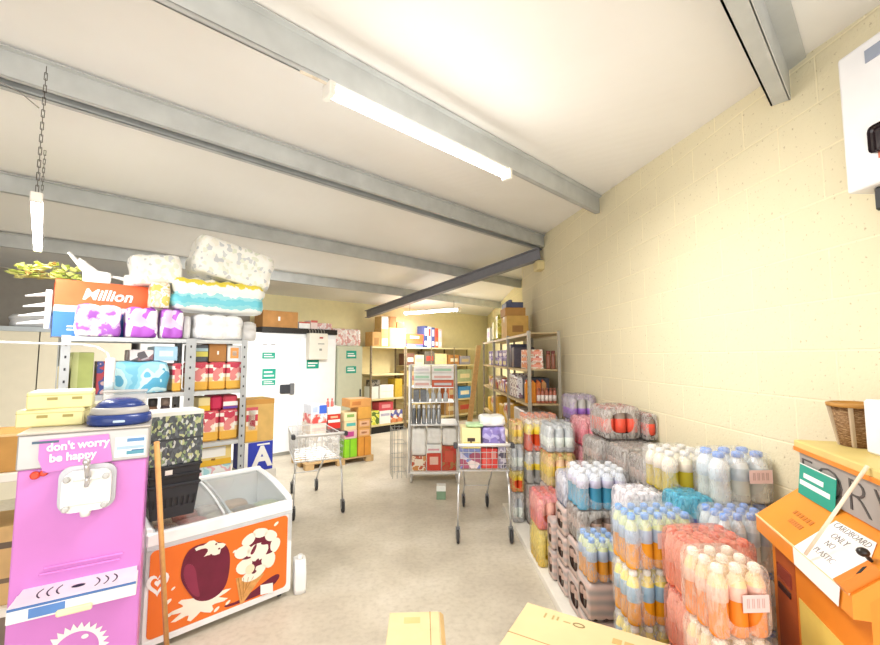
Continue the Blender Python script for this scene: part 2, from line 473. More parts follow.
# mortar pad under the rafter end, painted with the wall
b = MB(); b.soft(.12, .24, .14, .3, 4); struct('trim_8', b, mat('E3D3A0', .8, bump=.5), loc=(1.755, 6.3, 3.06))
# cold store partition of pale panels on the left
b = MB()
for i in range(5):
    p0 = -3.9 + i * 1.0
    b.prism([G(p0 + .006, 7.72, 0), G(p0 + .994, 7.72, 0), G(p0 + .994, 7.72, 2.12), G(p0 + .006, 7.72, 2.12)], ED * .08, 0)
struct('wall_panels', b, mat('F1E9D2', .45, var=.02))
b = MB(); b.prism([G(-3.9, 7.69, 2.1), G(1.1, 7.69, 2.1), G(1.1, 7.69, 2.16), G(-3.9, 7.69, 2.16)], ED * 1.2)
struct('trim_9', b, mat('C9D3DA', .4, var=.02))

# ================================================================== LAMPS
def batten(name, a, c, label, power, k=1.0, hang=None):
    a = Vector(a); c = Vector(c); d = (c - a); L = d.length; yaw = atan2(d.y, d.x)
    root = empty(name, (a + c) / 2, yaw, label, 'light')
    root['group'] = 'tube lights in the roof'
    b = MB(); b.box(-L / 2, L / 2, -.045 * k, .045 * k, .01, .01 + .035 * k, 0, .004); b.obj('housing', WHITE, root)
    b = MB()
    b.prism([(-L / 2 + .03, .05 * k * cos(t), .012 - .055 * k * sin(t)) for t in [pi * i / 8 for i in range(9)]], (L - .06, 0, 0))
    b.obj('diffuser', emit('FFFCF4', 14.0), root)
    for sx in (-1, 1):
        b = MB(); b.box(sx * (L / 2 - .015) - .016, sx * (L / 2 - .015) + .016, -.052 * k, .052 * k, -.048 * k, .01 + .036 * k, 0, .005); b.obj('end_cap', mat('E9E4DC', .5), root)
    if hang:
        for i, (t, top) in enumerate(hang):
            mb = MB(); n = int((top - root.location.z - .045) / .035)
            for j in range(n):
                z = .03 + j * .035
                ax = (.006, 0, 0) if j % 2 else (0, .006, 0)
                v = Vector(ax)
                p = Vector((t * L / 2, 0, z))
                mb.tube([p - v, p - v + Vector((0, 0, .042)), p + v + Vector((0, 0, .042)), p + v, p - v], .0019, 0, 4)
            mb.obj('chain', mat('6E6A66', .5, .5), root)
    l = bpy.data.lights.new(name + '_glow', 'AREA'); l.shape = 'RECTANGLE'; l.size = L * .9; l.size_y = .08; l.energy = power; l.color = (1, .985, .95)
    lo = bpy.data.objects.new(name + '_glow', l); COL.objects.link(lo); lo.parent = root; lo.location = (0, 0, -.07)
    for i in range(3):  # unseen points added below the tube to brighten ceiling and room
        p = bpy.data.lights.new(name + '_fill_point', 'POINT'); p.energy = power * .09; p.shadow_soft_size = .12; p.color = (1, .985, .95)
        po = bpy.data.objects.new(name + '_fill_point', p); COL.objects.link(po); po.parent = root; po.location = (L * .36 * (i - 1), 0, -.62)
    return root
t1 = batten('tube_light', (-.46, 1.975, 3.04), (.60, 2.90, 3.04), 'lit tube light fixed beside a roof beam, nearest of three, above the centre', 36, k=.75)
b = MB(); b.tube([(-.70, 0, .03), (-.74, .02, .045), (-.78, .0, .03), (-.82, .03, .05)], .008); b.obj('cable_tail', mat('D9CDBB', .6), t1)
t2 = batten('tube_light', (-2.03, 2.29, 2.61), (-3.0, 3.43, 2.61), 'lit tube light hanging on chains above the left-hand shelving', 15, k=.5, hang=((-.96, 3.37), (.9, 3.40)))
t3 = batten('tube_light', (-.44, 10.78, 2.87), (.87, 9.83, 2.87), 'lit tube light far at the back, near the dark rafter', 62, hang=((-.8, 3.09), (.8, 3.12)))
# flex of the hanging tube light
b = MB(); b.tube([G(-.03, 3.08, 3.10), G(-.10, 3.1, 3.16), G(-.22, 3.15, 3.22), G(-.4, 3.2, 3.27), G(-.8, 3.3, 3.34), G(-1.3, 3.35, 3.37)], .003, 0, 6)
tag(b.obj('lamp_flex', mat('8E8A84', .6)), 'thin grey flex looping from the roof to the hanging tube light', 'cable')

# ================================================================== WHITE WALL UNIT top right
u = empty('wall_heater', (1.8, 1.26, 2.41), -pi / 2, 'white boxy electric unit mounted high on the cream block wall', 'heater')
# local: x towards the viewer (-Y world), y out of the wall into... -x world is local -y
b = MB(); b.box(-.33, .35, -.12, -.002, 0, .56, 0, .012, seg=2); b.obj('casing', mat('F0EFF1', .35, var=.02), u)
b = MB(); b.box(-.22, -.02, -.128, -.119, .11, .215, 0, .02, seg=3); w_ = b.obj('dark_window', mat('2B2023', .15), u)
b = MB(); b.sphere((-.10, -.128, .165), .07, .012, .035, 0); b.obj('lens', mat('D7DCE0', .1, .3), w_)
b = MB(); b.box(-.2, -.01, -.124, -.119, .09, .11, 0); b.obj('orange_rim', mat('D0603A', .4), w_)
b = MB(); b.box(-.22, .05, -.1225, -.119, .47, .52); b.obj('printed_label', mat('9AA2B4', .5), u)
b = MB(); b.box(-.26, -.2, -.09, -.03, -.09, .001, 0, .008); b.obj('cable_gland', BLACK, u)
b = MB(); b.tube([(-.23, -.06, -.08), (-.23, -.055, -.25), (-.2, -.03, -.45)], .012, 0, 8); b.obj('cable', BLACK, u)

# ================================================================== ORANGE BALER
BO = Vector((1.549, 1.737, 0)); byaw = atan2(-.943, -.332)
ORANGE = mat('E88A2C', .38, var=.07, scale=5); ORANGE_D = mat('C4682A', .5, var=.1, scale=6)
bal = empty('cardboard_baler', BO, byaw, 'orange steel cardboard baler with a sloping lid against the block wall', 'baler')
BLN = .62
b = MB()
prof = [(0.225, 0.0), (0.225, 1.40), (.004, 1.40), (.004, 1.238), (-.13, 1.13), (-.13, 1.055), (-.115, 1.05), (-.115, .0)]
b.prism([(0, y, z) for y, z in prof], (BLN, 0, 0)); b.obj('body', ORANGE, bal)
b = MB(); b.box(-.012, BLN + .012, -.014, .235, 1.40, 1.43, 0, .004); b.obj('top_panel', mat('D8C27A', .5, var=.08, scale=6), bal)
b = MB(); b.box(-.012, BLN + .012, -.0165, -.0135, 1.388, 1.404); b.obj('orange_edge', ORANGE, bal)
b = MB(); b.box(.006, BLN, -.003, .004, 1.245, 1.388); lp = b.obj('letter_panel', mat('A8A09A', .45, var=.06), bal)
text_mesh('FORW', .158, 'lettering', mat('55504E', .5), lp, (.003, -.004, 1.308), align='LEFT', sx=1.5, bold=-.004)
lid = MB(); lid.prism([(-.02, .0, 1.236), (-.02, -.16, 1.112), (-.02, -.16, 1.05), (-.02, -.12, 1.05), (-.02, -.12, 1.10), (-.02, .0, 1.195)], (BLN + .03, 0, 0))
lid = lid.obj('sloping_lid', mat('EB9130', .35, var=.08, scale=4), bal)
b = MB(); b.box(-.02, BLN, -.1625, -.157, 1.108, 1.114); b.obj('worn_edge', mat('F3D9A6', .5), lid)
sl = Vector((0, -.16, 1.112 - 1.236)).normalized(); nrm = Vector((0, sl.z, -sl.y)).normalized()
nrm = nrm if nrm.z > 0 else -nrm
def LP(x, t, off=.001):
    return Vector((x, 0, 1.236)) + sl * (t * .2024) + nrm * off
# faint stamped lines on the lid
for i, (x0, x1, t) in enumerate(((.12, .26, .44), (.15, .24, .62))):
    b = MB()
    for k in range(6):
        xx = x0 + (x1 - x0) * k / 6
        b.prism([LP(xx, t), LP(xx + .014, t), LP(xx + .014, t + .09), LP(xx, t + .09)], nrm * .001)
    b.obj('faded_stencil', mat('C9772E', .5), lid)
# raised hatch on the right of the lid with a dark slot
b = MB(); b.prism([LP(.59, .5, 0), LP(.62, .5, 0), LP(.62, 1.02, 0), LP(.585, 1.02, 0)], nrm * .03); h_ = b.obj('hatch_plate', mat('E07F2A', .4), lid)
b = MB(); b.prism([LP(.605, .62, .03), LP(.61, .58, .03), LP(.62, .70, .03), LP(.615, .76, .03)], nrm * .001); b.obj('slot', BLACK, h_)
b = MB(); b.sphere(LP(.552, .44, .03), .016, .016, .013, 0); b.rod(LP(.552, .44, 0), LP(.552, .44, .02), .006); b.obj('knob', mat('2A2420', .3), lid)
# front recess
b = MB(); b.box(.03, .19, -.1165, -.1155, .3, 1.035); rc = b.obj('front_recess', mat('B25A2C', .5, var=.12), bal)
b = MB(); b.box(.05, .15, -.122, -.116, .86, .885, 0, .003); b.obj('handle_slot', mat('40251C', .5), rc)
b = MB(); b.box(.045, .16, -.119, -.116, .90, .955, 0, .004); b.obj('plate', mat('8E3F2E', .5), rc)
b = MB(); b.box(.21, .5, -.1175, -.1155, .55, .90); b.obj('yellow_panel', mat('E2C766', .5), bal)
# signs on the baler
b = MB(); b.box(-.125, .125, -.0012, .0012, -.06, .06, 0); gs = b.obj('safety_sign', GREEN_SIGN, None, bal.matrix_basis @ Vector((.153, -.018, 1.286)), byaw)
gs.rotation_euler = (radians(-6), 0, byaw); tag(gs, 'green safety notice with two white lines leaning on the baler letters', 'sign')
for z, x0, x1 in ((.018, -.09, .05), (-.012, -.115, .095)):
    b = MB(); b.box(x0, x1, -.0022, -.0008, z - .009, z + .009); b.obj('white_line', PAPER, gs)
b = MB(); b.box(-.125, .125, -.002, -.001, .056, .06); b.obj('white_border', PAPER, gs)
Mi = T(BO, byaw)
sg = MB()
P_ = [LP(.31, 1.0, .002), LP(.306, .205, .002), LP(.50, .165, .002), LP(.56, .5, .002), LP(.585, 1.0, .002)]
sg.prism(P_, nrm * .0012)
sg.prism([Vector((.31, -.1645, 1.112)), Vector((.585, -.1645, 1.112)), Vector((.57, -.1645, 1.052)), Vector((.313, -.1645, 1.056))], (0, -.0012, 0))
sg = sg.obj('paper_sign', mat('F6F3F1', .7, var=.01), None, BO, byaw)
tag(sg, 'white hand-written paper sign folded over the lip of the orange baler', 'sign')
ang = atan2(nrm.y, nrm.z)
INK = mat('857E7A', .6)
import math as _m
rotm = Matrix((Vector((1, 0, 0)), -sl, nrm)).transposed().to_euler()
for i, (tx, x, t, sz) in enumerate((('CARDBOARD', .412, .27, .03), ('ONLY', .405, .45, .032), ('NO', .402, .61, .03), ('PLASTIC', .43, .80, .029))):
    text_mesh(tx, sz, 'handwriting', INK, sg, LP(x, t, .004), tuple(rotm), .0006, bold=-.0006)
# white stay rod from the top down to the lid
b = MB(); b.rod(Mi @ Vector((.47, -.02, 1.436)), Mi @ (LP(.415, 1.0, .022)), .0055, 0, 8)
rodo = b.obj('stay_rod', mat('F2DCC4', .4)); tag(rodo, 'pale thin stay rod slanting down across the baler lid', 'rod')
# basket on top
bk = empty('wicker_basket', Mi @ Vector((.085, .15, 1.43)), byaw + .15, 'brown wicker pot with a tan rim standing on the baler top', 'basket')
b = MB(); b.lathe([(.045, 0), (.05, .004), (.07, .15), (.064, .15), (.046, .01)], 16); b.obj('woven_body', pmat(['6E4E30', '8C6843', '7B5A3A', 'A98A62'], 60, 'noise', .8, (1, 1, 6)), bk)
b = MB(); b.lathe([(.069, .148), (.083, .15), (.085, .162), (.07, .166), (.066, .15)], 16); b.obj('rim', mat('B98540', .6), bk)
for k in range(5):
    a_ = k * 2 * pi / 5 + .5
    b = MB(); b.rod((.048 * cos(a_), .048 * sin(a_), .003), (.0735 * cos(a_), .0735 * sin(a_), .15), .008, 0, 6); b.obj('pale_stave', mat('B8A48A', .7), bk)
wb = MB(); wb.box(0, .14, 0, .09, 0, .19, 0, .008); wb = wb.obj('white_box', mat('F1F0F3', .5), None, Mi @ Vector((.215, .11, 1.43)), byaw)
tag(wb, 'plain white box beside the wicker pot at the right edge', 'box')

# ================================================================== DRINKS ALONG THE BLOCK WALL
def liquid(c, a=1.0): return mat(c, .12, 0, .55, a, .04)
BK = {   # liquid, label, cap, neck colour, label from, label to, printed panel colours or None
 'orange_blue':  ('EFA430', 'AEBBD0', '6F9BDD', 'D8DFB0', .46, .78),
 'orange_clear': ('EEA21C', '8FAFC6', 'EFEDE6', 'F2E27A', .42, .80),
 'peach':        ('F08A2C', 'EFC0AE', 'F6EBDC', 'F4D9A8', .50, .80),
 'red':          ('EC8A6C', 'F3B8A8', 'E0705C', 'F4BCA8', .40, .75),
 'water_blue':   ('D9DCD2', 'BCC8CF', '6C93DC', 'DCE3E6', .44, .68),
 'water_clear':  ('DAD9DA', 'D6CFDC', 'EDEAEE', 'E4E2E6', .44, .68),
 'yellow_water': ('D6BE3A', 'D9CBB8', 'D9D5D2', 'E6DFC8', .52, .72),
 'blue':         ('4FA6CC', 'C3BFD6', 'CFD3DC', 'D5DBE8', .52, .86),
 'navy':         ('6B7C9E', '8E9CB8', '5A6488', 'D5DAE6', .3, .6),
 'cola':         ('4A3530', 'C5A79A', '8C817A', '77665E', .40, .64),
 'pink':         ('E0516A', 'EE8FA0', 'F3C7CC', 'F0B4BC', .25, .6),
 'purple':       ('8B7DA8', '9A6BC0', 'A59FA0', 'B5B2AE', .2, .45),
 'silver':       ('A9AEB2', 'DCE3DC', '9B9FA4', 'B9BEC2', .15, .5),
 'redorange':    ('E5542A', 'F2D53A', 'F2E8DA', 'F3DE6A', .55, .95),
 'white_yellow': ('9C9C98', 'EBCF3C', 'F2EEE6', 'C8C8C4', .42, .62),
 'orangecap':    ('E9D3B0', 'F0D060', 'E58B66', 'EEC8A0', .3, .6),
 'yellow':       ('E8C33C', 'EBD470', 'E8D9A0', 'EBD67C', .3, .6),
 'teal':         ('5FB4CE', '6C76BE', '4FA2C4', '8CCBDD', .4, .7),
}
MESHC = {}
def bottle_mesh(kind, d, h):
    k = ('b', kind, d, h)
    if k in MESHC: return MESHC[k]
    q = BK[kind]; r = d / 2 * .96; l0, l1 = q[4], min(q[5], .70)
    body = .68
    pr = [(r * .8, 0), (r * .97, h * .03), (r, h * .07)]; mi = [0, 0]
    def add(rr, z, m): pr.append((rr, z)); mi.append(m)
    add(r * .97, h * l0, 0); add(r, h * (l0 + .005), 0); add(r, h * l1, 1); add(r * .97, h * (l1 + .006), 2)
    add(r * .96, h * max(.715, l1 + .02), 2); add(r * .78, h * .80, 2); add(r * .5, h * .865, 2); add(r * .46, h * .875, 2); add(r * .42, h * .915, 2)
    b = MB(); b.lathe(pr, 12, 0, mis=mi)
    me = bpy.data.meshes.new('bottle'); bmesh.ops.recalc_face_normals(b.bm, faces=b.bm.faces[:]); b.bm.to_mesh(me); b.bm.free()
    for m in (liquid(q[0]), mat(q[1], .3, var=.1, scale=30), liquid(q[3])): me.materials.append(m)
    MESHC[k] = me
    c = MB(); c.lathe([(r * .56, h * .885), (r * .6, h * .895), (r * .6, h * .965), (r * .48, h * .99), (r * .25, h)], 10)
    cm = bpy.data.meshes.new('cap'); bmesh.ops.recalc_face_normals(c.bm, faces=c.bm.faces[:]); c.bm.to_mesh(cm); c.bm.free()
    cm.materials.append(mat(q[2], .3, var=.03)); MESHC[('c', kind, d, h)] = cm
    return me
def film_mesh(w, l, h, axis, m, hole=.62):
    k = ('f', round(w, 3), round(l, 3), round(h, 3), axis, m.name, hole)
    if k in MESHC: return MESHC[k]
    N = 28; b = MB(); bm = b.bm
    W_ = w if axis == 'y' else l; L_ = l if axis == 'y' else w
    def ring(y, s, ex=.28):
        out = []
        for i in range(N):
            a = 2 * pi * i / N
            cx, cz = cos(a), sin(a)
            x = (1 if cx >= 0 else -1) * abs(cx) ** ex * W_ / 2 * s; z = (1 if cz >= 0 else -1) * abs(cz) ** ex * h / 2 * s + h / 2
            if axis == 'y': out.append(bm.verts.new((x, y, z)))
            else: out.append(bm.verts.new((y, x, z)))
        return out
    rs = [ring(-L_ / 2 - .001, hole, .75), ring(-L_ / 2, .93), ring(-L_ / 2 + .012, 1.0), ring(-L_ * .17, 1.0), ring(L_ * .17, .995), ring(L_ / 2 - .012, 1.0), ring(L_ / 2, .93), ring(L_ / 2 + .001, hole, .75)]
    for a, c in zip(rs[:-1], rs[1:]):
        for i in range(N): f = bm.faces.new((a[i], a[(i + 1) % N], c[(i + 1) % N], c[i])); f.smooth = True
    me = bpy.data.meshes.new('shrink_wrap'); bmesh.ops.recalc_face_normals(bm, faces=bm.faces[:]); bm.to_mesh(me); bm.free()
    me.materials.append(m); MESHC[k] = me
    return me
FILMS = {'clear': FILM,
         'red': film_mat('F0A592', .42), 'pink': film_mat('F3A3AC', .4), 'purple': film_mat('C9B8DA', .3),
         'cola': None, 'grey': film_mat('D3CEC9', 0.42), 'white': film_mat('F3EFF7', 0.42), 'peach': film_mat('F8E4D6', 0.28),
         'bluish': film_mat('DCE9F6', 0.24), 'yellow': film_mat('EFDD8A', 0.36), 'teal': film_mat('63BBD6', 0.5)}
m_, nt_, b_ = base('printed_cola_film', .3, 0, .5, .86)
v_ = coordn(nt_); w_ = nt_.nodes.new('ShaderNodeTexWave'); w_.bands_direction = 'Z'; w_.inputs['Scale'].default_value = 6; w_.inputs['Distortion'].default_value = 1.5
nt_.links.new(v_, w_.inputs['Vector']); r_ = nt_.nodes.new('ShaderNodeValToRGB')
r_.color_ramp.elements[0].color = srgb('B9AFAC') + (1,); r_.color_ramp.elements[1].color = srgb('E2C6BC') + (1,)
nt_.links.new(w_.outputs['Fac'], r_.inputs['Fac']); nt_.links.new(r_.outputs['Color'], b_.inputs['Base Color']); FILMS['cola'] = m_
BARCODE = pmat(['F2E6E6', 'F2E6E6', 'C9A9A6', 'F2E6E6'], 55, 'voronoi', .5, (6, 1, .05))
def pack(name, label, kind, x, y, z, nx, ny, d=.064, h=.24, film='clear', axis='y', rot=0.0, group='shrink-wrapped drinks along the wall', price=None, cat='drinks'):
    w, l = nx * d, ny * d
    root = empty(name, (x + w / 2, y + l / 2, z), rot, label, cat, group)
    bme = bottle_mesh(kind, d, h); cme = MESHC[('c', kind, d, h)]
    for j in range(ny):
        for i in range(nx):
            o = bpy.data.objects.new('bottle', bme); COL.objects.link(o); o.parent = root
            o.location = (-w / 2 + d * (i + .5), -l / 2 + d * (j + .5), .002); o.rotation_euler = (0, 0, (i * 7 + j * 3) % 6)
            c = bpy.data.objects.new('cap', cme); COL.objects.link(c); c.parent = o
    f = bpy.data.objects.new('shrink_wrap', film_mesh(w + .004, l + .004, h + .004, axis, FILMS[film])); COL.objects.link(f); f.parent = root
    if price:
        u0, v0, uw, vh = price
        pb = MB(); pb.box(-w / 2 + u0 * w, -w / 2 + (u0 + uw) * w, -l / 2 - .007, -l / 2 - .005, v0 * h, (v0 + vh) * h)
        pl = pb.obj('barcode_label', mat('F0D3D2', .5, var=.02), root)
        pb = MB(); 
        X0 = -w / 2 + (u0 + .15 * uw) * w; n = 11; st = uw * w * .7 / n
        for i in range(n):
            if i % 3 != 2: pb.box(X0 + i * st, X0 + (i + .55) * st, -l / 2 - .0076, -l / 2 - .0065, (v0 + .25 * vh) * h, (v0 + .8 * vh) * h)
        pb.obj('bars', mat('CBABA8', .6), pl)
    return root
Z0 = .06
# low white board the packs stand on
pb = MB(); pb.box(.95, 1.79, 2.45, 5.18, 0, Z0 - .002, 0, .004); tag(pb.obj('plinth_board', mat('EDE8DC', .6, var=.05)), 'low white-painted board on the floor carrying the far drinks packs', 'board')
pb = MB(); pb.box(.985, 1.27, 1.49, 2.43, 0, Z0 - .002, 0, .004); tag(pb.obj('plinth_board', mat('D9CFBB', .6, var=.05)), 'low board on the floor under the nearest drinks stacks by the baler', 'board')
pb = MB(); pb.box(1.28, 1.79, 1.88, 2.43, 0, Z0 - .002, 0, .004); tag(pb.obj('plinth_board', mat('D9CFBB', .6, var=.05)), 'low board on the floor under the large water bottles against the wall', 'board')
def column(x, y, nx, ny, layers, ztop=None):
    """stack of packs, bottom first: (label, name, kind, d, h, film, axis, price)"""
    z = Z0
    for L in layers:
        lab, nm, kind, nxx, nyy, d, h, film, axis = L[:9]
        pack(nm, lab, kind, x, y, z, nxx, nyy, d, h, film, axis, price=L[9] if len(L) > 9 else None)
        z += h + .0065
    return z
S_ = .064
# A - nearest, by the baler
column(1.01, 1.51, 3, 3, [
  ('orange squash bottles at the very bottom of the stack by the baler', 'bottle_pack', 'peach', 3, 3, .068, .24, 'peach', 'y'),
  ('orange squash bottles one up from the floor by the baler', 'bottle_pack', 'peach', 3, 3, .068, .24, 'peach', 'y'),
  ('white-capped orange bottles directly under the top pack by the baler', 'bottle_pack', 'peach', 3, 3, .068, .24, 'peach', 'y'),
  ('white-capped orange bottles with a barcode label, top pack nearest the baler', 'bottle_pack', 'peach', 3, 3, .068, .24, 'peach', 'y', (.46, .40, .46, .24))])
# R - red film
column(1.06, 1.725, 4, 3, [
  ('red-capped bottles in red film, bottom of the stack behind the orange squash', 'bottle_pack', 'red', 4, 3, .07, .238, 'red', 'y'),
  ('red-capped bottles in red film, second from the floor behind the orange squash', 'bottle_pack', 'red', 4, 3, .07, .238, 'red', 'y'),
  ('red-capped bottles in red film, under the top red pack', 'bottle_pack', 'red', 4, 3, .07, .238, 'red', 'y'),
  ('flat red film pack of red-capped bottles topping the stack behind the orange squash', 'bottle_pack', 'red', 4, 3, .07, .238, 'red', 'y')])
# B - orange with blue caps
column(.945, 2.0, 5, 3, [
  ('orange sports drinks with pale caps, lowest of the blue-topped stack', 'bottle_pack', 'orange_clear', 5, 3, S_, .24, 'clear', 'y'),
  ('orange sports drinks with pale caps, second lowest of the blue-topped stack', 'bottle_pack', 'orange_clear', 5, 3, S_, .24, 'clear', 'y'),
  ('orange sports drinks with clear caps and yellow neck rings, under the blue-capped pack', 'bottle_pack', 'orange_clear', 5, 3, S_, .24, 'clear', 'y'),
  ('orange sports drinks with blue caps and a barcode label, top of the nearest left stack', 'bottle_pack', 'orange_blue', 5, 3, S_, .245, 'bluish', 'y', (.42, .40, .44, .28))])
# K - clear with blue caps behind
column(1.352, 1.945, 4, 3, [
  ('clear water in film at the floor behind the red packs', 'bottle_pack', 'water_blue', 4, 3, S_, .24, 'clear', 'y'),
  ('clear water in film one up from the floor behind the red packs', 'bottle_pack', 'water_blue', 4, 3, S_, .24, 'clear', 'y'),
  ('clear water in film two up from the floor behind the red packs', 'bottle_pack', 'water_blue', 4, 3, S_, .24, 'clear', 'y'),
  ('clear water with a row of blue caps just behind the red film pack', 'bottle_pack', 'water_blue', 4, 3, S_, .255, 'clear', 'y')])
# I2 - big water by the wall
column(1.478, 2.15, 3, 2, [
  ('large water bottles against the wall, bottom layer', 'bottle_pack', 'water_blue', 3, 2, .1, .31, 'clear', 'y'),
  ('large water bottles against the wall, second layer', 'bottle_pack', 'water_blue', 3, 2, .1, .31, 'clear', 'y'),
  ('large water bottles against the wall, third layer', 'bottle_pack', 'water_blue', 3, 2, .1, .33, 'clear', 'y'),
  ('large water bottles with blue caps and a barcode, top layer by the wall and baler', 'bottle_pack', 'water_blue', 3, 2, .1, .255, 'clear', 'y', (.55, .42, .4, .26))])
# teal pack between
column(1.287, 2.15, 3, 3, [
  ('teal film pack at the floor, wedged between water and orange drinks', 'bottle_pack', 'teal', 3, 3, .06, .325, 'teal', 'y'),
  ('teal film pack in the middle, wedged between water and orange drinks', 'bottle_pack', 'teal', 3, 3, .06, .325, 'teal', 'y'),
  ('teal and violet film pack wedged between the white and the large water packs', 'bottle_pack', 'teal', 3, 3, .06, .345, 'teal', 'y')])
# I1 yellow
column(1.345, 2.365, 3, 3, [
  ('yellow flavoured water against the wall, bottom layer', 'bottle_pack', 'yellow_water', 3, 3, .088, .30, 'clear', 'y'),
  ('yellow flavoured water against the wall, second layer', 'bottle_pack', 'yellow_water', 3, 3, .088, .30, 'clear', 'y'),
  ('yellow flavoured water against the wall, third layer', 'bottle_pack', 'yellow_water', 3, 3, .088, .33, 'clear', 'y'),
  ('yellow flavoured water with pale caps, top of the stack left of the large blue-capped water', 'bottle_pack', 'yellow_water', 3, 3, .088, .235, 'clear', 'y')])
# C white
column(1.085, 2.30, 3, 3, [
  ('white film water pack at the floor behind the orange sports drinks', 'bottle_pack', 'water_clear', 3, 3, S_, .235, 'white', 'y'),
  ('white film water pack, second layer behind the orange sports drinks', 'bottle_pack', 'water_clear', 3, 3, S_, .235, 'white', 'y'),
  ('white film water pack, third layer behind the orange sports drinks', 'bottle_pack', 'water_clear', 3, 3, S_, .245, 'white', 'y'),
  ('white film water pack with clear caps, top layer behind the blue-capped orange drinks', 'bottle_pack', 'water_clear', 3, 3, S_, .25, 'white', 'y')])
# B3 small orange stack left
column(.955, 2.52, 3, 3, [
  ('cola bottles in pink-grey film at the floor below the low orange pack', 'bottle_pack', 'cola', 3, 3, S_, .205, 'cola', 'x'),
  ('cola bottles in pink-grey film directly below the low orange pack', 'bottle_pack', 'cola', 3, 3, S_, .205, 'cola', 'x'),
  ('low orange sports drink pack with blue caps, left of the nearest blue-topped stack', 'bottle_pack', 'orange_blue', 3, 3, S_, .24, 'bluish', 'y')])
# D blue
column(1.03, 2.86, 4, 3, [
  ('pink-grey film cola pack at the floor under the bright blue drinks', 'bottle_pack', 'cola', 4, 3, .085, .23, 'cola', 'x'),
  ('pink-grey film cola pack second under the bright blue drinks', 'bottle_pack', 'cola', 4, 3, .085, .23, 'cola', 'x'),
  ('open-fronted cola pack right under the bright blue drinks', 'bottle_pack', 'cola', 4, 3, .085, .225, 'grey', 'y'),
  ('bright blue drinks with white labels, top of its stack', 'bottle_pack', 'blue', 4, 3, .085, .265, 'clear', 'y')])
# D2 navy
column(1.03, 3.16, 3, 3, [
  ('pink-grey film cola pack at the floor under the navy water', 'bottle_pack', 'cola', 3, 3, .068, .2, 'cola', 'x'),
  ('pink-grey film cola pack second under the navy water', 'bottle_pack', 'cola', 3, 3, .068, .2, 'cola', 'x'),
  ('pink-grey film cola pack right under the navy water', 'bottle_pack', 'cola', 3, 3, .068, .2, 'cola', 'x'),
  ('navy-labelled water in milky film, left of the bright blue drinks', 'bottle_pack', 'navy', 3, 3, .068, .235, 'white', 'y')])
# between D2 and J
column(1.01, 3.39, 3, 2, [
  ('narrow pink-grey film cola pack at the floor before the red pack', 'bottle_pack', 'cola', 3, 2, .068, .22, 'cola', 'x'),
  ('narrow pink-grey film cola pack on top, before the red pack', 'bottle_pack', 'cola', 3, 2, .068, .22, 'cola', 'x')])
# J red
column(.955, 3.6, 3, 4, [
  ('yellow drinks pack at the floor under the red pack', 'bottle_pack', 'yellow', 3, 4, .075, .29, 'yellow', 'y'),
  ('red drinks in pink film low at the aisle edge', 'bottle_pack', 'red', 3, 4, .075, .27, 'pink', 'y')])
# far aisle corner
column(.945, 4.56, 2, 3, [
  ('grey cans pack at the floor, farthest along the aisle edge', 'bottle_pack', 'silver', 2, 3, .062, .30, 'grey', 'y'),
  ('small orange drinks pack, farthest along the aisle edge', 'bottle_pack', 'redorange', 2, 3, .062, .21, 'yellow', 'y'),
  ('clear water pack with grey labels beside the trolley', 'bottle_pack', 'silver', 2, 3, .062, .27, 'clear', 'y'),
  ('orange-brown drinks pack at the top beside the purple pack', 'bottle_pack', 'orangecap', 2, 3, .062, .24, 'yellow', 'y')])
# H silver
column(1.14, 3.95, 3, 3, [
  ('dark cola pack at the floor under the silver drinks', 'bottle_pack', 'cola', 3, 3, .088, .26, 'cola', 'x'),
  ('dark cola pack second under the silver drinks', 'bottle_pack', 'cola', 3, 3, .088, .26, 'cola', 'x'),
  ('yellow and orange drinks right under the silver pack', 'bottle_pack', 'orangecap', 3, 3, .088, .30, 'yellow', 'y'),
  ('silver-grey drinks with pale labels, right of the yellow and red pack', 'bottle_pack', 'silver', 3, 3, .088, .265, 'clear', 'y')])
# H2 red-orange
column(1.085, 4.5, 3, 2, [
  ('mixed dark bottles at the floor below the white-capped yellow label pack', 'bottle_pack', 'cola', 3, 2, .088, .40, 'grey', 'y'),
  ('white-capped bottles with yellow labels under the yellow and red pack', 'bottle_pack', 'white_yellow', 3, 2, .088, .32, 'clear', 'y'),
  ('red-orange drinks with bright yellow tops, at the back of the pile', 'bottle_pack', 'redorange', 3, 2, .088, .31, 'clear', 'y')])
# H2b orange caps
column(1.10, 4.72, 5, 3, [
  ('juice pack at the floor below the orange-capped juice', 'bottle_pack', 'orangecap', 5, 3, .08, .35, 'yellow', 'y'),
  ('juice pack in the middle below the orange-capped juice', 'bottle_pack', 'orangecap', 5, 3, .08, .35, 'yellow', 'y'),
  ('orange-capped juice bottles in a row before the right-hand shelving', 'bottle_pack', 'orangecap', 5, 3, .08, .37, 'clear', 'y')])
# E cola trays
def efill(n): return [('brown cola pack %s in the cola block %s' % (('at the floor', 'second up', 'third up')[k], n), 'bottle_pack', 'cola', 5, 4, .072, .262, 'cola', 'x') for k in range(3)]
column(1.405, 2.66, 5, 4, efill('near the yellow water') + [('grey film cola pack with brown bottles, top right of the block near the yellow water', 'bottle_pack', 'cola', 5, 4, .072, .262, 'grey', 'y')])
column(1.405, 3.0, 5, 4, efill('midway') + [('grey film cola pack in the middle of the block behind the bright blue drinks', 'bottle_pack', 'cola', 5, 4, .072, .262, 'grey', 'y')])
column(1.345, 3.34, 6, 4, [(a[0], a[1], a[2], 6, 4, .072, .262, 'cola', 'x') for a in efill('farthest from the viewer')] + [('grey film cola pack below the two cola bottle bundles', 'bottle_pack', 'cola', 6, 4, .072, .262, 'grey', 'y')])
BK['cola_red'] = ('4A3530', 'E0533E', 'A03A30', '8C7A70', .2, .62)
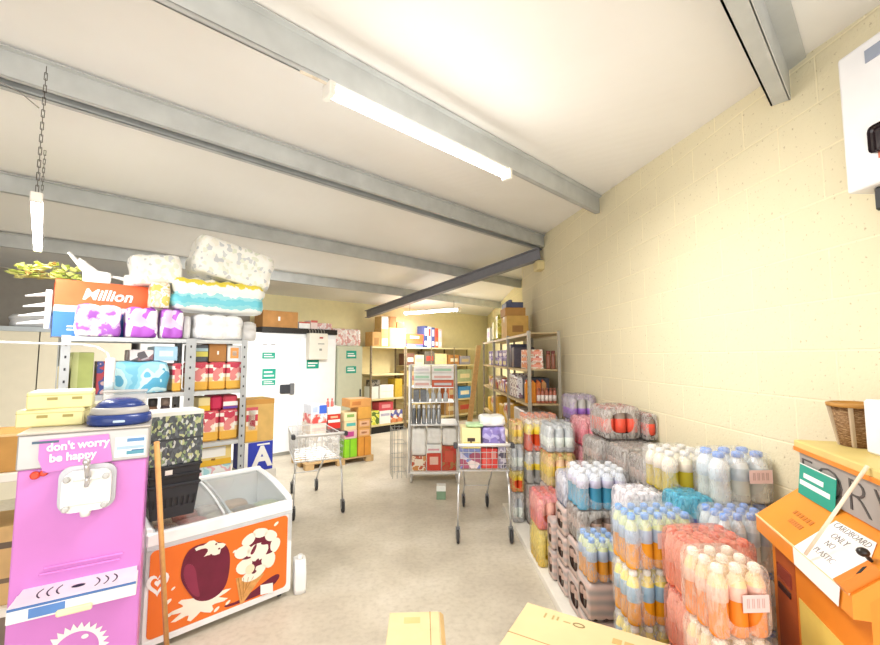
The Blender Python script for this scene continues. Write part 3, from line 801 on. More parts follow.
pack('bottle_pack', 'big cola bottles with red labels bundled on top of the cola block', 'cola_red', 1.40, 3.30, 1.136, 3, 3, .095, .25, 'grey', 'y')

pack('bottle_pack', 'smaller cola bundle by the wall, right of the big red-labelled cola', 'cola_red', 1.70, 3.24, 1.136, 1, 3, .088, .2, 'grey', 'y')
# G pink, purple
column(1.465, 3.95, 3, 4, [
  ('cordial pack at the floor under the pink pack', 'bottle_pack', 'pink', 3, 4, .078, .44, 'pink', 'y'),
  ('cordial pack halfway up under the pink pack', 'bottle_pack', 'pink', 3, 4, .078, .44, 'pink', 'y'),
  ('pink drinks in pink film beside the wall, below the grey and purple pack', 'bottle_pack', 'pink', 3, 4, .078, .25, 'pink', 'y')])
column(1.505, 4.36, 3, 3, [
  ('purple cordial pack at the floor, back corner of the pile', 'bottle_pack', 'purple', 3, 3, .09, .53, 'purple', 'y'),
  ('purple cordial pack halfway up, back corner of the pile', 'bottle_pack', 'purple', 3, 3, .09, .53, 'purple', 'y'),
  ('grey and purple bottle pack, highest of the pile by the wall', 'bottle_pack', 'purple', 3, 3, .09, .25, 'purple', 'y')])

# ================================================================== SHELVING
def shelving(name, fr, s0, q0, bays, depth, levels, top, label, mpost, mdeck, pw=.04, plinth=None, lip=.04, wide=None, back=False):
    root = empty(name, fr.at(s0, q0, 0), fr.yaw, label, 'shelving', 'storage shelving')
    xs = [0]
    for w in bays: xs.append(xs[-1] + w)
    for i, x in enumerate(xs):
        for q in (0, depth):
            b = MB(); t = .003
            pwx = wide.get(i, pw) if wide and q == 0 else pw
            xa, xb = (x, x + pwx) if i == 0 else ((x - pwx, x) if i == len(xs) - 1 else (x - pwx / 2, x + pwx / 2))
            ya, yb = (q, q + pw) if q == 0 else (q - pw, q)
            yy = ya if q == 0 else yb
            b.box(xa, xb, yy - t, yy + t, 0, top)
            b.box((xa if i == 0 else xb) - t, (xa if i == 0 else xb) + t, ya, yb, 0, top)
            n = int(top / .09)
            for k in range(n):
                xm = (xa + xb) / 2; b.box(xm - .006, xm + .006, yy - t - .0008, yy - t + .0005, .05 + k * .09, .07 + k * .09, 1)
            b.obj('post', [mpost, DARK], root)
    for bi, w in enumerate(bays):
        for z in levels:
            b = MB(); x0, x1 = xs[bi] + .002, xs[bi + 1] - .002
            b.box(x0, x1, .006, depth - .006, z - .012, z - .002)
            b.box(x0, x1, .004, .012, z - lip, z - .002); b.box(x0, x1, depth - .012, depth - .004, z - lip, z - .002)
            b.obj('shelf', mdeck, root)
        if back:
            b = MB(); b.box(xs[bi] + .01, xs[bi + 1] - .01, depth - .004, depth - .001, .05, top - .03); b.obj('back_panel', mdeck, root)
    if plinth:
        b = MB(); b.box(.01, xs[-1] - .01, .02, .03, .0, plinth); b.obj('plinth', BLACK, root)
    return root

# ------------------------------------------------------------ right-hand long shelving in front of the wall end
RS = Frame(1.29, 9.06, 0, -1)     # s from the far end towards the viewer, q towards the wall
SH_TAN = mat('C9B48A', .5, var=.06); POSTC = mat('A59F92', .45, .2)
shelving('shelving_unit', RS, 0, 0, (1.29, 1.28, 1.29), .40, (.2, .72, 1.2, 1.62, 2.07), 2.09, 'long grey metal shelving along the right side at the back, end-on to the aisle', POSTC, SH_TAN, pw=.035, lip=.035)
GR = 'goods on the right-hand shelving'
YELLOWC = mat('DDBB62', .7, var=.08)
gbox(RS, 2.03, .02, 2.07, .45, .34, .34, 'tan carton with faint printing on top of the right-hand shelving', 'carton', 'carton', mat('D3A95C', .7, var=.08), [('r', .25, .75, .25, .55, CARD_DARK), ('l', .2, .8, .3, .5, CARD_DARK)], group=GR, tape=True)
gbox(RS, 2.0, .01, 2.41 + .003, .42, .32, .13, 'low brown tray carton on the tan carton, top right', 'carton', 'carton', mat('B98A4C', .7), group=GR)
o = gbox(RS, 2.02, .03, 2.546, .38, .27, .085, 'dark blue tray of cans, topmost on the right-hand shelving', 'tray', 'tray', mat('4C5270', .5, var=.1), group=GR)
for k in range(4):
    b = MB(); b.lathe([(.03, .04), (.033, .05), (.033, .12), (.026, .125)], 10); c_ = b.obj('can', mat('6B6F8C', .3, .4), o); c_.location = (-.14 + .09 * k, -.06, 0)
gbox(RS, 1.45, .02, 2.07, .25, .3, .44, 'tall yellow-green bag of crisps behind the tan carton', 'bag', 'snack_bag', pmat(['E6D95E', 'F0E88A', 'B9B040'], 9, 'noise', .3), group=GR, bev=.03)
gbox(RS, 1.05, .02, 2.07, .25, .3, .36, 'yellow paper sack between the white pack and the crisps bag', 'bag', 'snack_bag', mat('E8DF90', .5, var=.1), group=GR, bev=.03)
gbox(RS, .45, .02, 2.07, .34, .3, .27, 'white and violet pack at the far end, top of the right-hand shelving', 'pack', 'product_pack', WHITE, [('r', .15, .7, .2, .85, mat('7C7BC8', .4)), ('f', .2, .8, .3, .7, mat('B7A8DA', .4))], group=GR)
VIOL = [pmat(['8B79C2', 'E9E4F0', 'B9A8D8', '6F62A8'], s_, 'voronoi', .35) for s_ in (9, 14, 20)]
k = 0
for i in range(5):
    z = 1.62
    for j in range(2):
        h = (.14, .12)[j]
        gbox(RS, .55 + .36 * i, .04, z, .32, .3, h, ('violet and white snack pack on the second shelf, %s of five, %s' % (('farthest', 'second farthest', 'middle', 'second nearest', 'nearest')[i], ('lower', 'upper')[j])), 'pack', 'product_pack', VIOL[(i + j) % 3], [('f', .15, .85, .2, .6, mat(('EFE6B0', 'F2EDF6')[j], .4))], group=GR, bev=.01)
        z += h + .002
for i, (c1, s_) in enumerate((('3F3F58', 2.62), ('5A5560', 2.8))):
    gbox(RS, s_, .02, 1.62, .16, .3, .34 - .05 * i, ('dark navy pack standing left of the pie boxes', 'dark grey pack between navy pack and pie boxes')[i], 'pack', 'product_pack', mat(c1, .4, var=.15, scale=20), group=GR, bev=.01)
PIE = [pmat(['E9B9A0', 'F4E8DC', 'D9805E'], 12, 'noise', .4), pmat(['E6C2B4', 'F5EFEA', 'C97A70'], 14, 'noise', .4)]
for i in range(3):
    gbox(RS, 3.35 + .01 * i, .03, 1.62 + i * .082, .36 - .02 * i, .2, .08, ('pie box at the bottom of the pile on the nearest bay', 'pie box in the middle of the pile on the nearest bay', 'pie box on top of the pile on the nearest bay')[i], 'box', 'product_box', PIE[i % 2], [('f', .1, .9, .25, .75, mat('E08A5C', .4)), ('r', .1, .9, .3, .7, mat('E6A08E', .4))], group=GR)
for i in range(2):
    o = empty('jar', RS.at(3.72, .29 + .062 * i, 1.62), 0, ('brown jar with a dark lid at the end of the second shelf', 'brown jar with a dark lid nearest the wall, second shelf')[i], 'jar', GR)
    b = MB(); b.lathe([(.026, 0), (.029, .01), (.029, .17), (.022, .19)], 12); b.obj('glass_body', mat('8E5B48', .2), o)
    b = MB(); b.lathe([(.024, .19), (.025, .2), (.025, .225), (.022, .228)], 12); b.obj('lid', mat('7A4038', .4), o)
PK = [pmat(['D9B24A', 'EFE0A0', '9A5A86', 'F0E6E0'], 11, 'voronoi', .35), pmat(['C98A96', 'EBD06A', 'F3EFE4', '8A6FB0'], 13, 'voronoi', .35), pmat(['F0EAE0', 'D9A04A', 'B8503E'], 11, 'voronoi', .35)]
for i in range(6):
    gbox(RS, .45 + .34 * i, .045, 1.2, .3, .3, .2 - .03 * (i % 2), 'mixed yellow snack pack on the third shelf, number %s from the far end' % ('one', 'two', 'three', 'four', 'five', 'six')[i], 'pack', 'product_pack', PK[i % 3], group=GR, bev=.015)
for i in range(3):
    gbox(RS, 2.62 + .17 * i, .02, 1.2, .155, .26, .33 - .02 * i, ('white tissue pack with plum band, left on the third shelf', 'white tissue pack with plum band, middle of the third shelf', 'white tissue pack with plum band, by the orange juice')[i], 'pack', 'product_pack', pmat(['EFE8E4', 'F6F2F0', '9A7A86'], 16, 'noise', .4), group=GR, bev=.012)
for i in range(4):
    o = empty('juice_carton', RS.at(3.66, .045 + .068 * i - .01, 1.2), 0, 'orange juice carton, %s of four on the nearest bay' % ('leftmost', 'second from left', 'third from left', 'rightmost')[i], 'carton', GR)
    b = MB(); b.box(-.03, .03, -.03, .03, 0, .24, 0, .003); b.prism([(-.03, -.03, .24), (.03, -.03, .24), (0, -.03, .275)], (0, .06, 0)); b.obj('carton_body', mat(('D98A2C', 'E7932E', 'C96E34', 'B98552')[i], .4, var=.1, scale=30), o)
    b = MB(); b.lathe([(.011, .25), (.012, .27), (.01, .285)], 8, c=(-.012, 0, 0)); b.obj('cap', mat('C0562C', .4), o)
for i in range(5):
    o = empty('sauce_jar', RS.at(3.74, .155 + .05 * i, 1.2), 0, 'sauce jar with pale label, %s along the front of the nearest bay' % ('first', 'second', 'third', 'fourth', 'fifth')[i], 'jar', GR)
    b = MB(); b.lathe([(.02, 0), (.023, .01), (.023, .14), (.015, .16)], 10); b.obj('jar_body', mat('B06A54', .25), o)
    b = MB(); b.lathe([(.0236, .03), (.0236, .1)], 10); b.obj('label_band', mat('F0E2DC', .5), o)
    b = MB(); b.lathe([(.016, .16), (.0165, .185), (.014, .187)], 10); b.obj('lid', mat('9E6250', .4), o)
gbox(RS, 3.12, .10, 1.2, .42, .25, .3, 'dark grey case at the back of the third shelf behind the jars', 'case', 'crate', mat('4A4C58', .5), group=GR)
for i in range(6):
    gbox(RS, .3 + .42 * i, .045, .72, .36, .3, .26 + .05 * (i % 3), 'yellow and red grocery pack on the fourth shelf, number %s from the far end' % ('one', 'two', 'three', 'four', 'five', 'six')[i], 'pack', 'product_pack', (mat('D9B03E', .4, var=.15), pmat(['C8604A', 'E8C050', 'EFE0C8'], 9, 'voronoi'), mat('DDA83A', .4, var=.15))[i % 3], group=GR, bev=.02)
for i in range(3):
    gbox(RS, 2.78 + .33 * i, .045, .72, .3, .3, .34, ('pale tub pack at the right of the fourth shelf, farther', 'pale tub pack at the right of the fourth shelf, middle', 'pale pink tub pack at the end of the fourth shelf')[i], 'pack', 'product_pack', (mat('E6DCD6', .4), mat('DDD2CC', .4), mat('D9B0A4', .4))[i], [('r', .1, .9, .2, .5, mat('EDE6E2', .4))], group=GR, bev=.015)
# plank leaning by the far end
pl_ = MB(); a = Vector((.84, 8.25, .0)); c = Vector((1.215, 9.12, 2.02)); 
pl_.prism([a + Vector((-.05, 0, 0)), a + Vector((.05, 0, 0)), a + Vector((.05, .03, 0)), a + Vector((-.05, .03, 0))], c - a)
tag(pl_.obj('wooden_plank', mat('DDB478', .6, var=.12, scale=20)), 'long wooden plank leaning on the far end of the right-hand shelving', 'plank')

# ------------------------------------------------------------ shelving along the back wall
BF = Frame(G(5.745, 8.33).x, G(5.745, 8.33).y, EP.x, EP.y)
BRM = mat('8A7A62', .5); BRD = mat('D8C89A', .5, var=.05)
shelving('shelving_unit', BF, 0, 0, (1.02,), .42, (.2, .8, 1.37, 2.02), 2.03, 'shelving on the back wall with a black plinth, right of the pale green cabinet', BRM, BRD, pw=.035, plinth=.17, back=True)
shelving('shelving_unit', BF, 1.04, 0, (.86, .86, .95), .42, (.2, .62, 1.08, 1.56, 2.02), 2.03, 'wide shelving on the back wall behind the silver roll cage', BRM, BRD, pw=.035, back=True)
GB = 'goods on the back wall shelving'
CB_ = [mat('C79A5E', .8, var=.1), mat('DDB878', .8, var=.08), mat('E6C98C', .8, var=.08), mat('9C6B3C', .8, var=.1)]
z2 = 2.02
gbox(BF, .06, .03, z2, .24, .3, .34, 'brown carton with an open flap, far left on top of the back shelving', 'carton', 'carton', CB_[0], [('f', .2, .75, .1, .6, CARD_DARK)], group=GB)
gbox(BF, .31, .03, z2, .22, .3, .42, 'narrow tan carton second from left on top of the back shelving', 'carton', 'carton', CB_[1], [('f', .1, .9, .05, .45, OFFWHITE)], group=GB, tape=True)
gbox(BF, .55, .03, z2, .50, .34, .46, 'large pale tan carton on top of the back shelving', 'carton', 'carton', CB_[2], group=GB, tape=True)
gbox(BF, .32, .05, z2 + .462, .30, .28, .29, 'white carton with a brown side standing on the tan cartons', 'carton', 'carton', OFFWHITE, [('r', 0, 1, 0, 1, CARD_DARK)], group=GB) if False else None
gbox(BF, .56, .05, z2 + .464, .22, .28, .27, 'dark brown carton standing on the large pale tan carton', 'carton', 'carton', CB_[3], group=GB)
gbox(BF, .80, .05, z2 + .464, .23, .28, .15, 'low brown carton at the right end on the large tan carton', 'carton', 'carton', mat('A8723E', .8), group=GB)
gbox(BF, .33, .05, z2 + .424, .20, .28, .30, 'white-faced carton on the narrow tan carton', 'carton', 'carton', mat('E8E2D8', .6), [('l', 0, 1, 0, 1, CB_[1])], group=GB)
gbox(BF, 1.08, .03, z2, .56, .32, .17, 'orange and blue flat box, lower, on top of the back shelving', 'box', 'product_box', mat('5C6CB8', .4), [('f', 0, 1, .45, 1, mat('E0603A', .4)), ('f', .1, .5, .1, .35, WHITE)], group=GB)
gbox(BF, 1.06, .04, z2 + .172, .6, .3, .16, 'orange-red flat box, upper, on top of the back shelving', 'box', 'product_box', mat('E05A34', .4), [('f', .25, .75, .3, .7, mat('F0D8A8', .4))], group=GB)
for i, c in enumerate(('3C4878', 'D8D4DC', '4A5488', 'D9603E', 'E8C8BE')):
    gbox(BF, 1.68 + i * .13, .04, z2, .124, .28, .56 - .015 * i, '%s games box standing upright on the back shelving' % ('dark blue, leftmost', 'white striped', 'second dark blue', 'orange-red', 'pale pink, rightmost')[i], 'box', 'product_box', mat(c, .4), [('f', .2, .8, .1, .3, WHITE), ('f', .2, .8, .55, .9, mat('B84848' if i % 2 else 'C8CCE0', .4))], group=GB)
# shelves of the first unit
for i in range(3):
    gbox(BF, .05 + .1 * i, .05, 1.37, .085, .2, .12, 'small dark pot, %s of three on the second shelf of the back unit' % ('left', 'middle', 'right')[i], 'pot', 'pot', mat('4A4640', .5), group=GB, bev=.01) if False else None
gbox(BF, .06, .05, 1.02 + .12, .24, .2, .14, 'dark box standing on white cartons, back shelving left', 'box', 'product_box', mat('504A42', .5, var=.2, scale=30), group=GB) if False else None
gbox(BF, .05, .03, .80, .20, .3, .28, 'small white box at the left of the third back shelf', 'box', 'product_box', OFFWHITE, group=GB)
gbox(BF, .06, .05, 1.083, .24, .22, .15, 'small dark patterned box on a white box, back shelving', 'box', 'product_box', pmat(['3E3A36', '6E675E', '8A8278'], 20, 'voronoi'), group=GB)
for i in range(2):
    gbox(BF, .29, .03, .80 + i * .155, .40, .3, .15, ('white ribbed carton, lower, on the third back shelf', 'white ribbed carton, upper, on the third back shelf')[i], 'carton', 'carton', mat('F0ECE2', .6), [('f', 0, 1, .45, .5, OFFWHITE)], group=GB)
gbox(BF, .74, .03, .80, .22, .3, .44, 'tall yellow box at the right of the third back shelf', 'box', 'product_box', mat('C9A83C', .5, var=.12, scale=14), group=GB)
gbox(BF, .06, .03, .20, .22, .3, .32, 'yellow-green pack at the bottom left of the back shelving', 'pack', 'product_pack', pmat(['D6D63E', 'EDEB7A', '5F7A34'], 8, 'noise'), group=GB)
gbox(BF, .29, .03, .20, .32, .3, .30, 'white carton on the bottom back shelf', 'carton', 'carton', mat('F2EEEC', .5), [('f', .1, .9, .6, .8, mat('B9B4CC', .4))], group=GB)
gbox(BF, .28, .05, .503, .42, .28, .2, 'red box lying on the white carton, bottom back shelf', 'box', 'product_box', mat('C84A58', .4), [('f', .2, .8, .3, .7, mat('E09AA0', .4))], group=GB)
for i in range(2):
    gbox(BF, .63 + .18 * i, .03, .20, .165, .3, .29, ('blue and orange pack, left of two, bottom back shelf', 'blue and orange pack, right of two, bottom back shelf')[i], 'pack', 'product_pack', pmat(['5E62A8', 'D98A5A', 'EFE4DC', 'B0483A'], 10, 'voronoi'), group=GB)
# goods of the wide unit
for j, (s0, w, z, h, c, lab) in enumerate((
    (1.10, .26, 1.56, .30, '6E4A3E', 'dark patterned pack at the left of the top wide shelf'), (1.38, .30, 1.56, .26, 'E6CFA0', 'cream box second from left on the top wide shelf'),
    (1.72, .34, 1.56, .36, '6A6258', 'dark bottles box in the middle of the top wide shelf'), (2.10, .42, 1.56, .30, 'E9D29A', 'long cream box on the top wide shelf'),
    (2.60, .40, 1.56, .27, 'B9824A', 'brown carton at the right of the top wide shelf'), (3.04, .42, 1.56, .24, '9C98A6', 'grey-blue pack at the far right of the top wide shelf'),
    (1.12, .5, 1.08, .34, 'E2BE7A', 'tan carton at the left of the second wide shelf'), (2.96, .55, 1.08, .34, 'A2AE88', 'grey-green pack on the second wide shelf, right'),
    (2.98, .50, .62, .32, '4A8CC8', 'blue box on the third wide shelf, right'), (2.55, .38, .62, .40, 'B86A48', 'red-brown pack on the third wide shelf'),
    (2.95, .58, .20, .36, 'A8824A', 'brown carton on the bottom wide shelf, right'), (2.5, .4, .20, .36, 'B08A58', 'brown carton at the bottom beside the roll cage'))):
    gbox(BF, s0, .045, z, w, .3, h, lab, 'box', 'product_box', mat(c, .5, var=.12, scale=16), [('f', .15, .85, .3, .65, mat(('EFE4CC', 'C9B48A', 'B8483C', 'D9C9A0')[j % 4], .5))], group=GB)

# ================================================================== COLD STORE AND CABINET AT THE BACK LEFT
cf = Frame(G(0, 7.7).x, G(0, 7.7).y, EP.x, EP.y)
cr = empty('cold_store', cf.at(1.2, 0, 0), cf.yaw, 'big white cold store with green stickers and a dark door handle', 'cold store')
CW = 4.48 - 1.2; CH = 2.21
b = MB(); b.box(0, CW, .02, 1.1, 0, CH, 0, .01); b.obj('panel_body', mat('F0F1F3', .35, var=.02), cr)
for i, (x0, x1) in enumerate(((1.05, 2.44), (2.50, 3.24))):
    b = MB(); b.box(x0, x1, -.03, .03, .06, CH - .08, 0, .012); dr = b.obj('door', mat('F4F5F7', .3, var=.02), cr)
    if i == 0:
        b = MB(); b.box(2.12, 2.36, -.075, -.03, 1.11, 1.27, 0, .012); hd = b.obj('handle', mat('3E4046', .4), dr)
        b = MB(); b.box(2.30, 2.38, -.085, -.03, 1.09, 1.29, 0, .01); b.obj('latch', mat('8C9096', .3, .5), hd)
        for nm, z0, z1, x0_, x1_ in (('sticker', 1.74, 1.85, 1.79, 2.02), ('sticker', 1.38, 1.56, 1.80, 2.04), ('sticker', 1.27, 1.36, 1.80, 2.04)):
            b = MB(); b.box(x0_, x1_, -.032, -.0295, z0, z1); st = b.obj(nm, GREEN_SIGN, dr)
            for k in range(2):
                b = MB(); b.box(x0_ + .03, x1_ - .03 - .03 * k, -.0335, -.0315, z0 + (z1 - z0) * (.25 + .35 * k), z0 + (z1 - z0) * (.4 + .35 * k)); b.obj('white_line', PAPER, st)
        for xx in (1.79, 1.94):
            b = MB(); b.box(xx, xx + .08, -.032, -.0295, 1.99, 2.0); b.obj('dark_mark', DARK, dr)
        b = MB(); b.box(1.82, 1.95, -.032, -.0295, 1.60, 1.63); b.obj('small_notice', mat('C9D6D2', .5), dr)
b = MB(); b.box(1.78, CW, -.02, .6, CH + .001, CH + .10, 0); b.obj('top_flashing', mat('2C2A28', .5), cr)
b = MB(); b.box(-.002, CW + .002, .0, .02, 0, .1); b.obj('kick_plate', STEEL, cr)
cp = empty('control_box', cf.at(3.80, -.036, 1.72), cf.yaw, 'cream electric control box mounted on the white cold store', 'control box')
b = MB(); b.box(0, .38, -.16, 0, 0, .50, 0, .012); b.obj('case', mat('E4E0D4', .5, var=.03), cp)
b = MB(); b.box(.36, .40, -.10, -.03, .28, .38, 0, .01); b.obj('side_switch', mat('8A7A50', .4), cp)
b = MB(); b.box(.2, .27, -.165, -.158, .40, .43); b.obj('red_label', mat('B8504A', .5), cp)
b = MB(); b.box(.2, .25, -.165, -.158, .17, .21); b.obj('dial', mat('8C8C86', .5), cp)
b = MB(); b.box(.17, .3, -.163, -.158, .29, .31); b.obj('printed_line', mat('A0A09A', .5), cp)
b = MB()
for k in range(6): b.tube([(.04 + .06 * k, -.08, .5), (.04 + .06 * k, -.07, .56), (.06 + .06 * k, .04, .59)], .008, 0, 6)
b.obj('cable', mat('8C867C', .6), cp)
sg = gbox(cf, 3.83, -.034, 1.55, .25, .004, .165, 'small green notice on the cold store below the control box', 'sign', 'notice', GREEN_SIGN, [('f', .1, .9, .55, .7, PAPER), ('f', .1, .7, .25, .4, PAPER)], bev=0)
gbox(cf, 3.0, .02, CH + .102, .66, .4, .30, 'brown cardboard carton lying on top of the white cold store', 'carton', 'carton', mat('B98750', .8, var=.1), [('f', .42, .48, .4, .65, PAPER)], flaps=True)
gbox(cf, 3.70, .05, CH + .102, .22, .3, .13, 'white flat box beside the brown carton on the cold store', 'box', 'product_box', WHITE, [('f', 0, 1, .8, 1, mat('C05A4A', .5))])
gbox(cf, 3.94, .05, CH + .102, .14, .3, .17, 'small pink-topped box on the cold store by the control cables', 'box', 'product_box', mat('EBD5D0', .5), [('f', 0, 1, .75, 1, mat('C8665E', .5))])
# rolls of clear wrap on the left partition
wrapped(cf, -.2, .1, 2.163, .62, .4, .17, 'bundle of translucent white cups lying on the left partition top', 'pack', 'cup_bundle', mat('D8D8DA', .4), 6, 2, .08)
# pale green cabinet
lk = empty('metal_cabinet', cf.at(4.52, .03, 0), cf.yaw, 'pale grey-green metal cabinet with green stickers beside the cold store', 'cabinet')
b = MB(); b.box(0, .60, .012, .5, 0, 2.0, 0, .006); b.obj('body', mat('C3C6AE', .4, var=.03), lk)
b = MB(); b.box(.01, .59, -.01, .012, .06, 1.97, 0, .006); dr = b.obj('door', mat('C8CBB4', .4, var=.03), lk)
for z0, z1 in ((1.74, 1.90), (1.44, 1.58)):
    b = MB(); b.box(.2, .44, -.013, -.009, z0, z1); st = b.obj('sticker', GREEN_SIGN, dr)
    b = MB(); b.box(.23, .41, -.0145, -.0125, z0 + .04, z0 + .07); b.obj('white_line', PAPER, st)
    b = MB(); b.box(.23, .38, -.0145, -.0125, z0 + .09, z0 + .11); b.obj('white_line', PAPER, st)
b = MB(); b.box(.53, .56, -.025, -.01, .95, 1.1, 0, .004); b.obj('handle', DARK, dr)
PINKP = pmat(['EBD3D0', 'F3ECEA', 'DDA9A4'], 9, 'noise', .35)
for i in range(3):
    wrapped(cf, (4.12, 4.50, 4.84)[i], .12 + .03 * i, (CH + .102 if i == 0 else 2.002), .33, .34, .36 if i else .14, 'pink and white wrapped tissue pack, %s above the cabinet' % ('left, on the cold store edge', 'middle', 'right')[i], 'pack', 'tissue_pack', PINKP, 3, 2, .05, seed=i)
wrapped(cf, 4.5, -.02, 2.275, .72, .34, .12, 'long white wrapped roll lying over the pink packs on the cabinet', 'pack', 'tissue_pack', mat('F2EEEE', .4), 4, 1, .05, tilt=(0, .12)) if False else None

# ================================================================== PALLET WITH GROCERIES
pal = Frame(-1.80, 6.92, .83, .56)
pr_ = empty('wooden_pallet', pal.at(0, 0, 0), pal.yaw, 'wooden pallet on the floor in front of the cold store', 'pallet')
for q in (0, .30, .60):
    for s in (0, .52, 1.04):
        b = MB(); b.box(s, s + .14, q, q + .1, .0, .08, 0, .004); b.obj('block', PALLET, pr_)
for k in range(5):
    b = MB(); b.box(0, 1.18, k * .145, k * .145 + .12, .082, .102, 0, .003); b.obj('deck_board', PALLET, pr_)
GP = 'groceries on the pallet'; zp = .103
def pbx(s, q, z, w, d, h, lab, c, pan=(), cat='box'):
    return gbox(pal, s, q, z, w, d, h, lab, cat, 'product_box', c, pan, group=GP)
GRYB = pmat(['DAD5D0', 'EDEAE6', 'C4BCB4'], 9, 'noise', .4)
pbx(.08, .1, zp, .52, .42, .22, 'pale wrapped case at the bottom left of the pallet', GRYB)
pbx(.08, .1, zp + .222, .52, .42, .20, 'second pale wrapped case from the bottom, left on the pallet', GRYB)
pbx(.10, .11, zp + .424, .27, .4, .17, 'beige case under the red multipack, left on the pallet', mat('DCCDC0', .5), [('f', .1, .9, .3, .6, mat('C9B6AC', .5))])
pbx(.39, .11, zp + .424, .22, .4, .16, 'dark-based red case beside the beige case on the pallet', mat('5E4A4A', .5), [('f', 0, 1, .4, 1, mat('C8322C', .4))])
pbx(.11, .11, zp + .598, .27, .4, .14, 'red and white multipack at the left of the pallet', pmat(['D8504A', 'E9A9A2', 'EFE2DE'], 8, 'noise'))
pbx(.395, .11, zp + .588, .21, .4, .13, 'red case with white top band on the pallet', mat('C03A2E', .4), [('f', 0, 1, .0, .35, OFFWHITE), ('f', .2, .8, .55, .8, mat('E8B090', .4))])
pbx(.12, .12, zp + .74, .25, .38, .15, 'blue and white pack, top left of the pallet stack', mat('DDE1EE', .4), [('f', .5, 1, .05, .95, mat('3E62C0', .4)), ('f', .05, .4, .2, .8, mat('A9B4D8', .4))])
pbx(.39, .12, zp + .72, .23, .36, .12, 'cream cream-topped pack beside the blue and white pack', mat('EDE4DE', .5))
for i in range(2):
    o = empty('red_bottle', pal.at(.42 + .075 * i, .2, zp + .842), 0, ('left red-capped little bottle standing on the pallet stack', 'right red-capped little bottle standing on the pallet stack')[i], 'bottle', GP)
    b = MB(); b.lathe([(.022, 0), (.025, .01), (.025, .07), (.01, .10), (.01, .11)], 10); b.obj('glass_body', mat('C86A64', .2), o)
    b = MB(); b.lathe([(.012, .11), (.012, .135), (.008, .137)], 8); b.obj('cap', mat('B83A3A', .4), o)
LIME = mat('8CCB2E', .4)
pbx(.66, .03, zp, .22, .36, .30, 'bright lime green carton at the bottom of the pallet', LIME, [('f', .38, .46, 0, 1, mat('5E9A30', .4)), ('r', .1, .9, .1, .5, mat('C6D24A', .4))])
pbx(.66, .04, zp + .302, .22, .34, .14, 'magenta and cream case on the lime carton', mat('D9B8B0', .5), [('f', .05, .75, .25, .85, mat('B84A88', .4))])
pbx(.655, .04, zp + .444, .22, .34, .15, 'turquoise-labelled case midway up the pallet', mat('E3CDA0', .5), [('f', .15, .9, .45, .8, mat('5CB0A8', .4))])
pbx(.65, .04, zp + .596, .22, .34, .14, 'green-labelled cream case near the top of the pallet', mat('E8D9AA', .5), [('f', .2, .8, .45, .8, mat('86A860', .4))])
OR_ = mat('D9943E', .5, var=.08)
pbx(.90, .02, zp, .24, .36, .31, 'orange carton at the bottom right of the pallet', OR_, [('f', .42, .5, 0, 1, mat('B06A2A', .4))])
for i in range(2): pbx(.905, .03, zp + .312 + .15 * i, .22, .34, .146, ('lower printed tan case, right on the pallet', 'upper printed tan case, right on the pallet')[i], mat('D6A05E', .6), [('f', .1, .9, .2, .8, mat('E3B48E', .5)), ('f', .25, .7, .4, .6, mat('B87850', .5))])
pbx(.90, .03, zp + .614, .24, .34, .20, 'plain tan carton high at the right of the pallet', mat('DBA24C', .6))
pbx(.74, .03, zp + .816, .40, .34, .14, 'long orange-tan carton on the very top of the pallet stack', mat('D69A58', .6), [('f', .1, .5, .25, .7, mat('C07A40', .5)), ('t', .1, .9, .1, .9, mat('E6C49A', .6))])

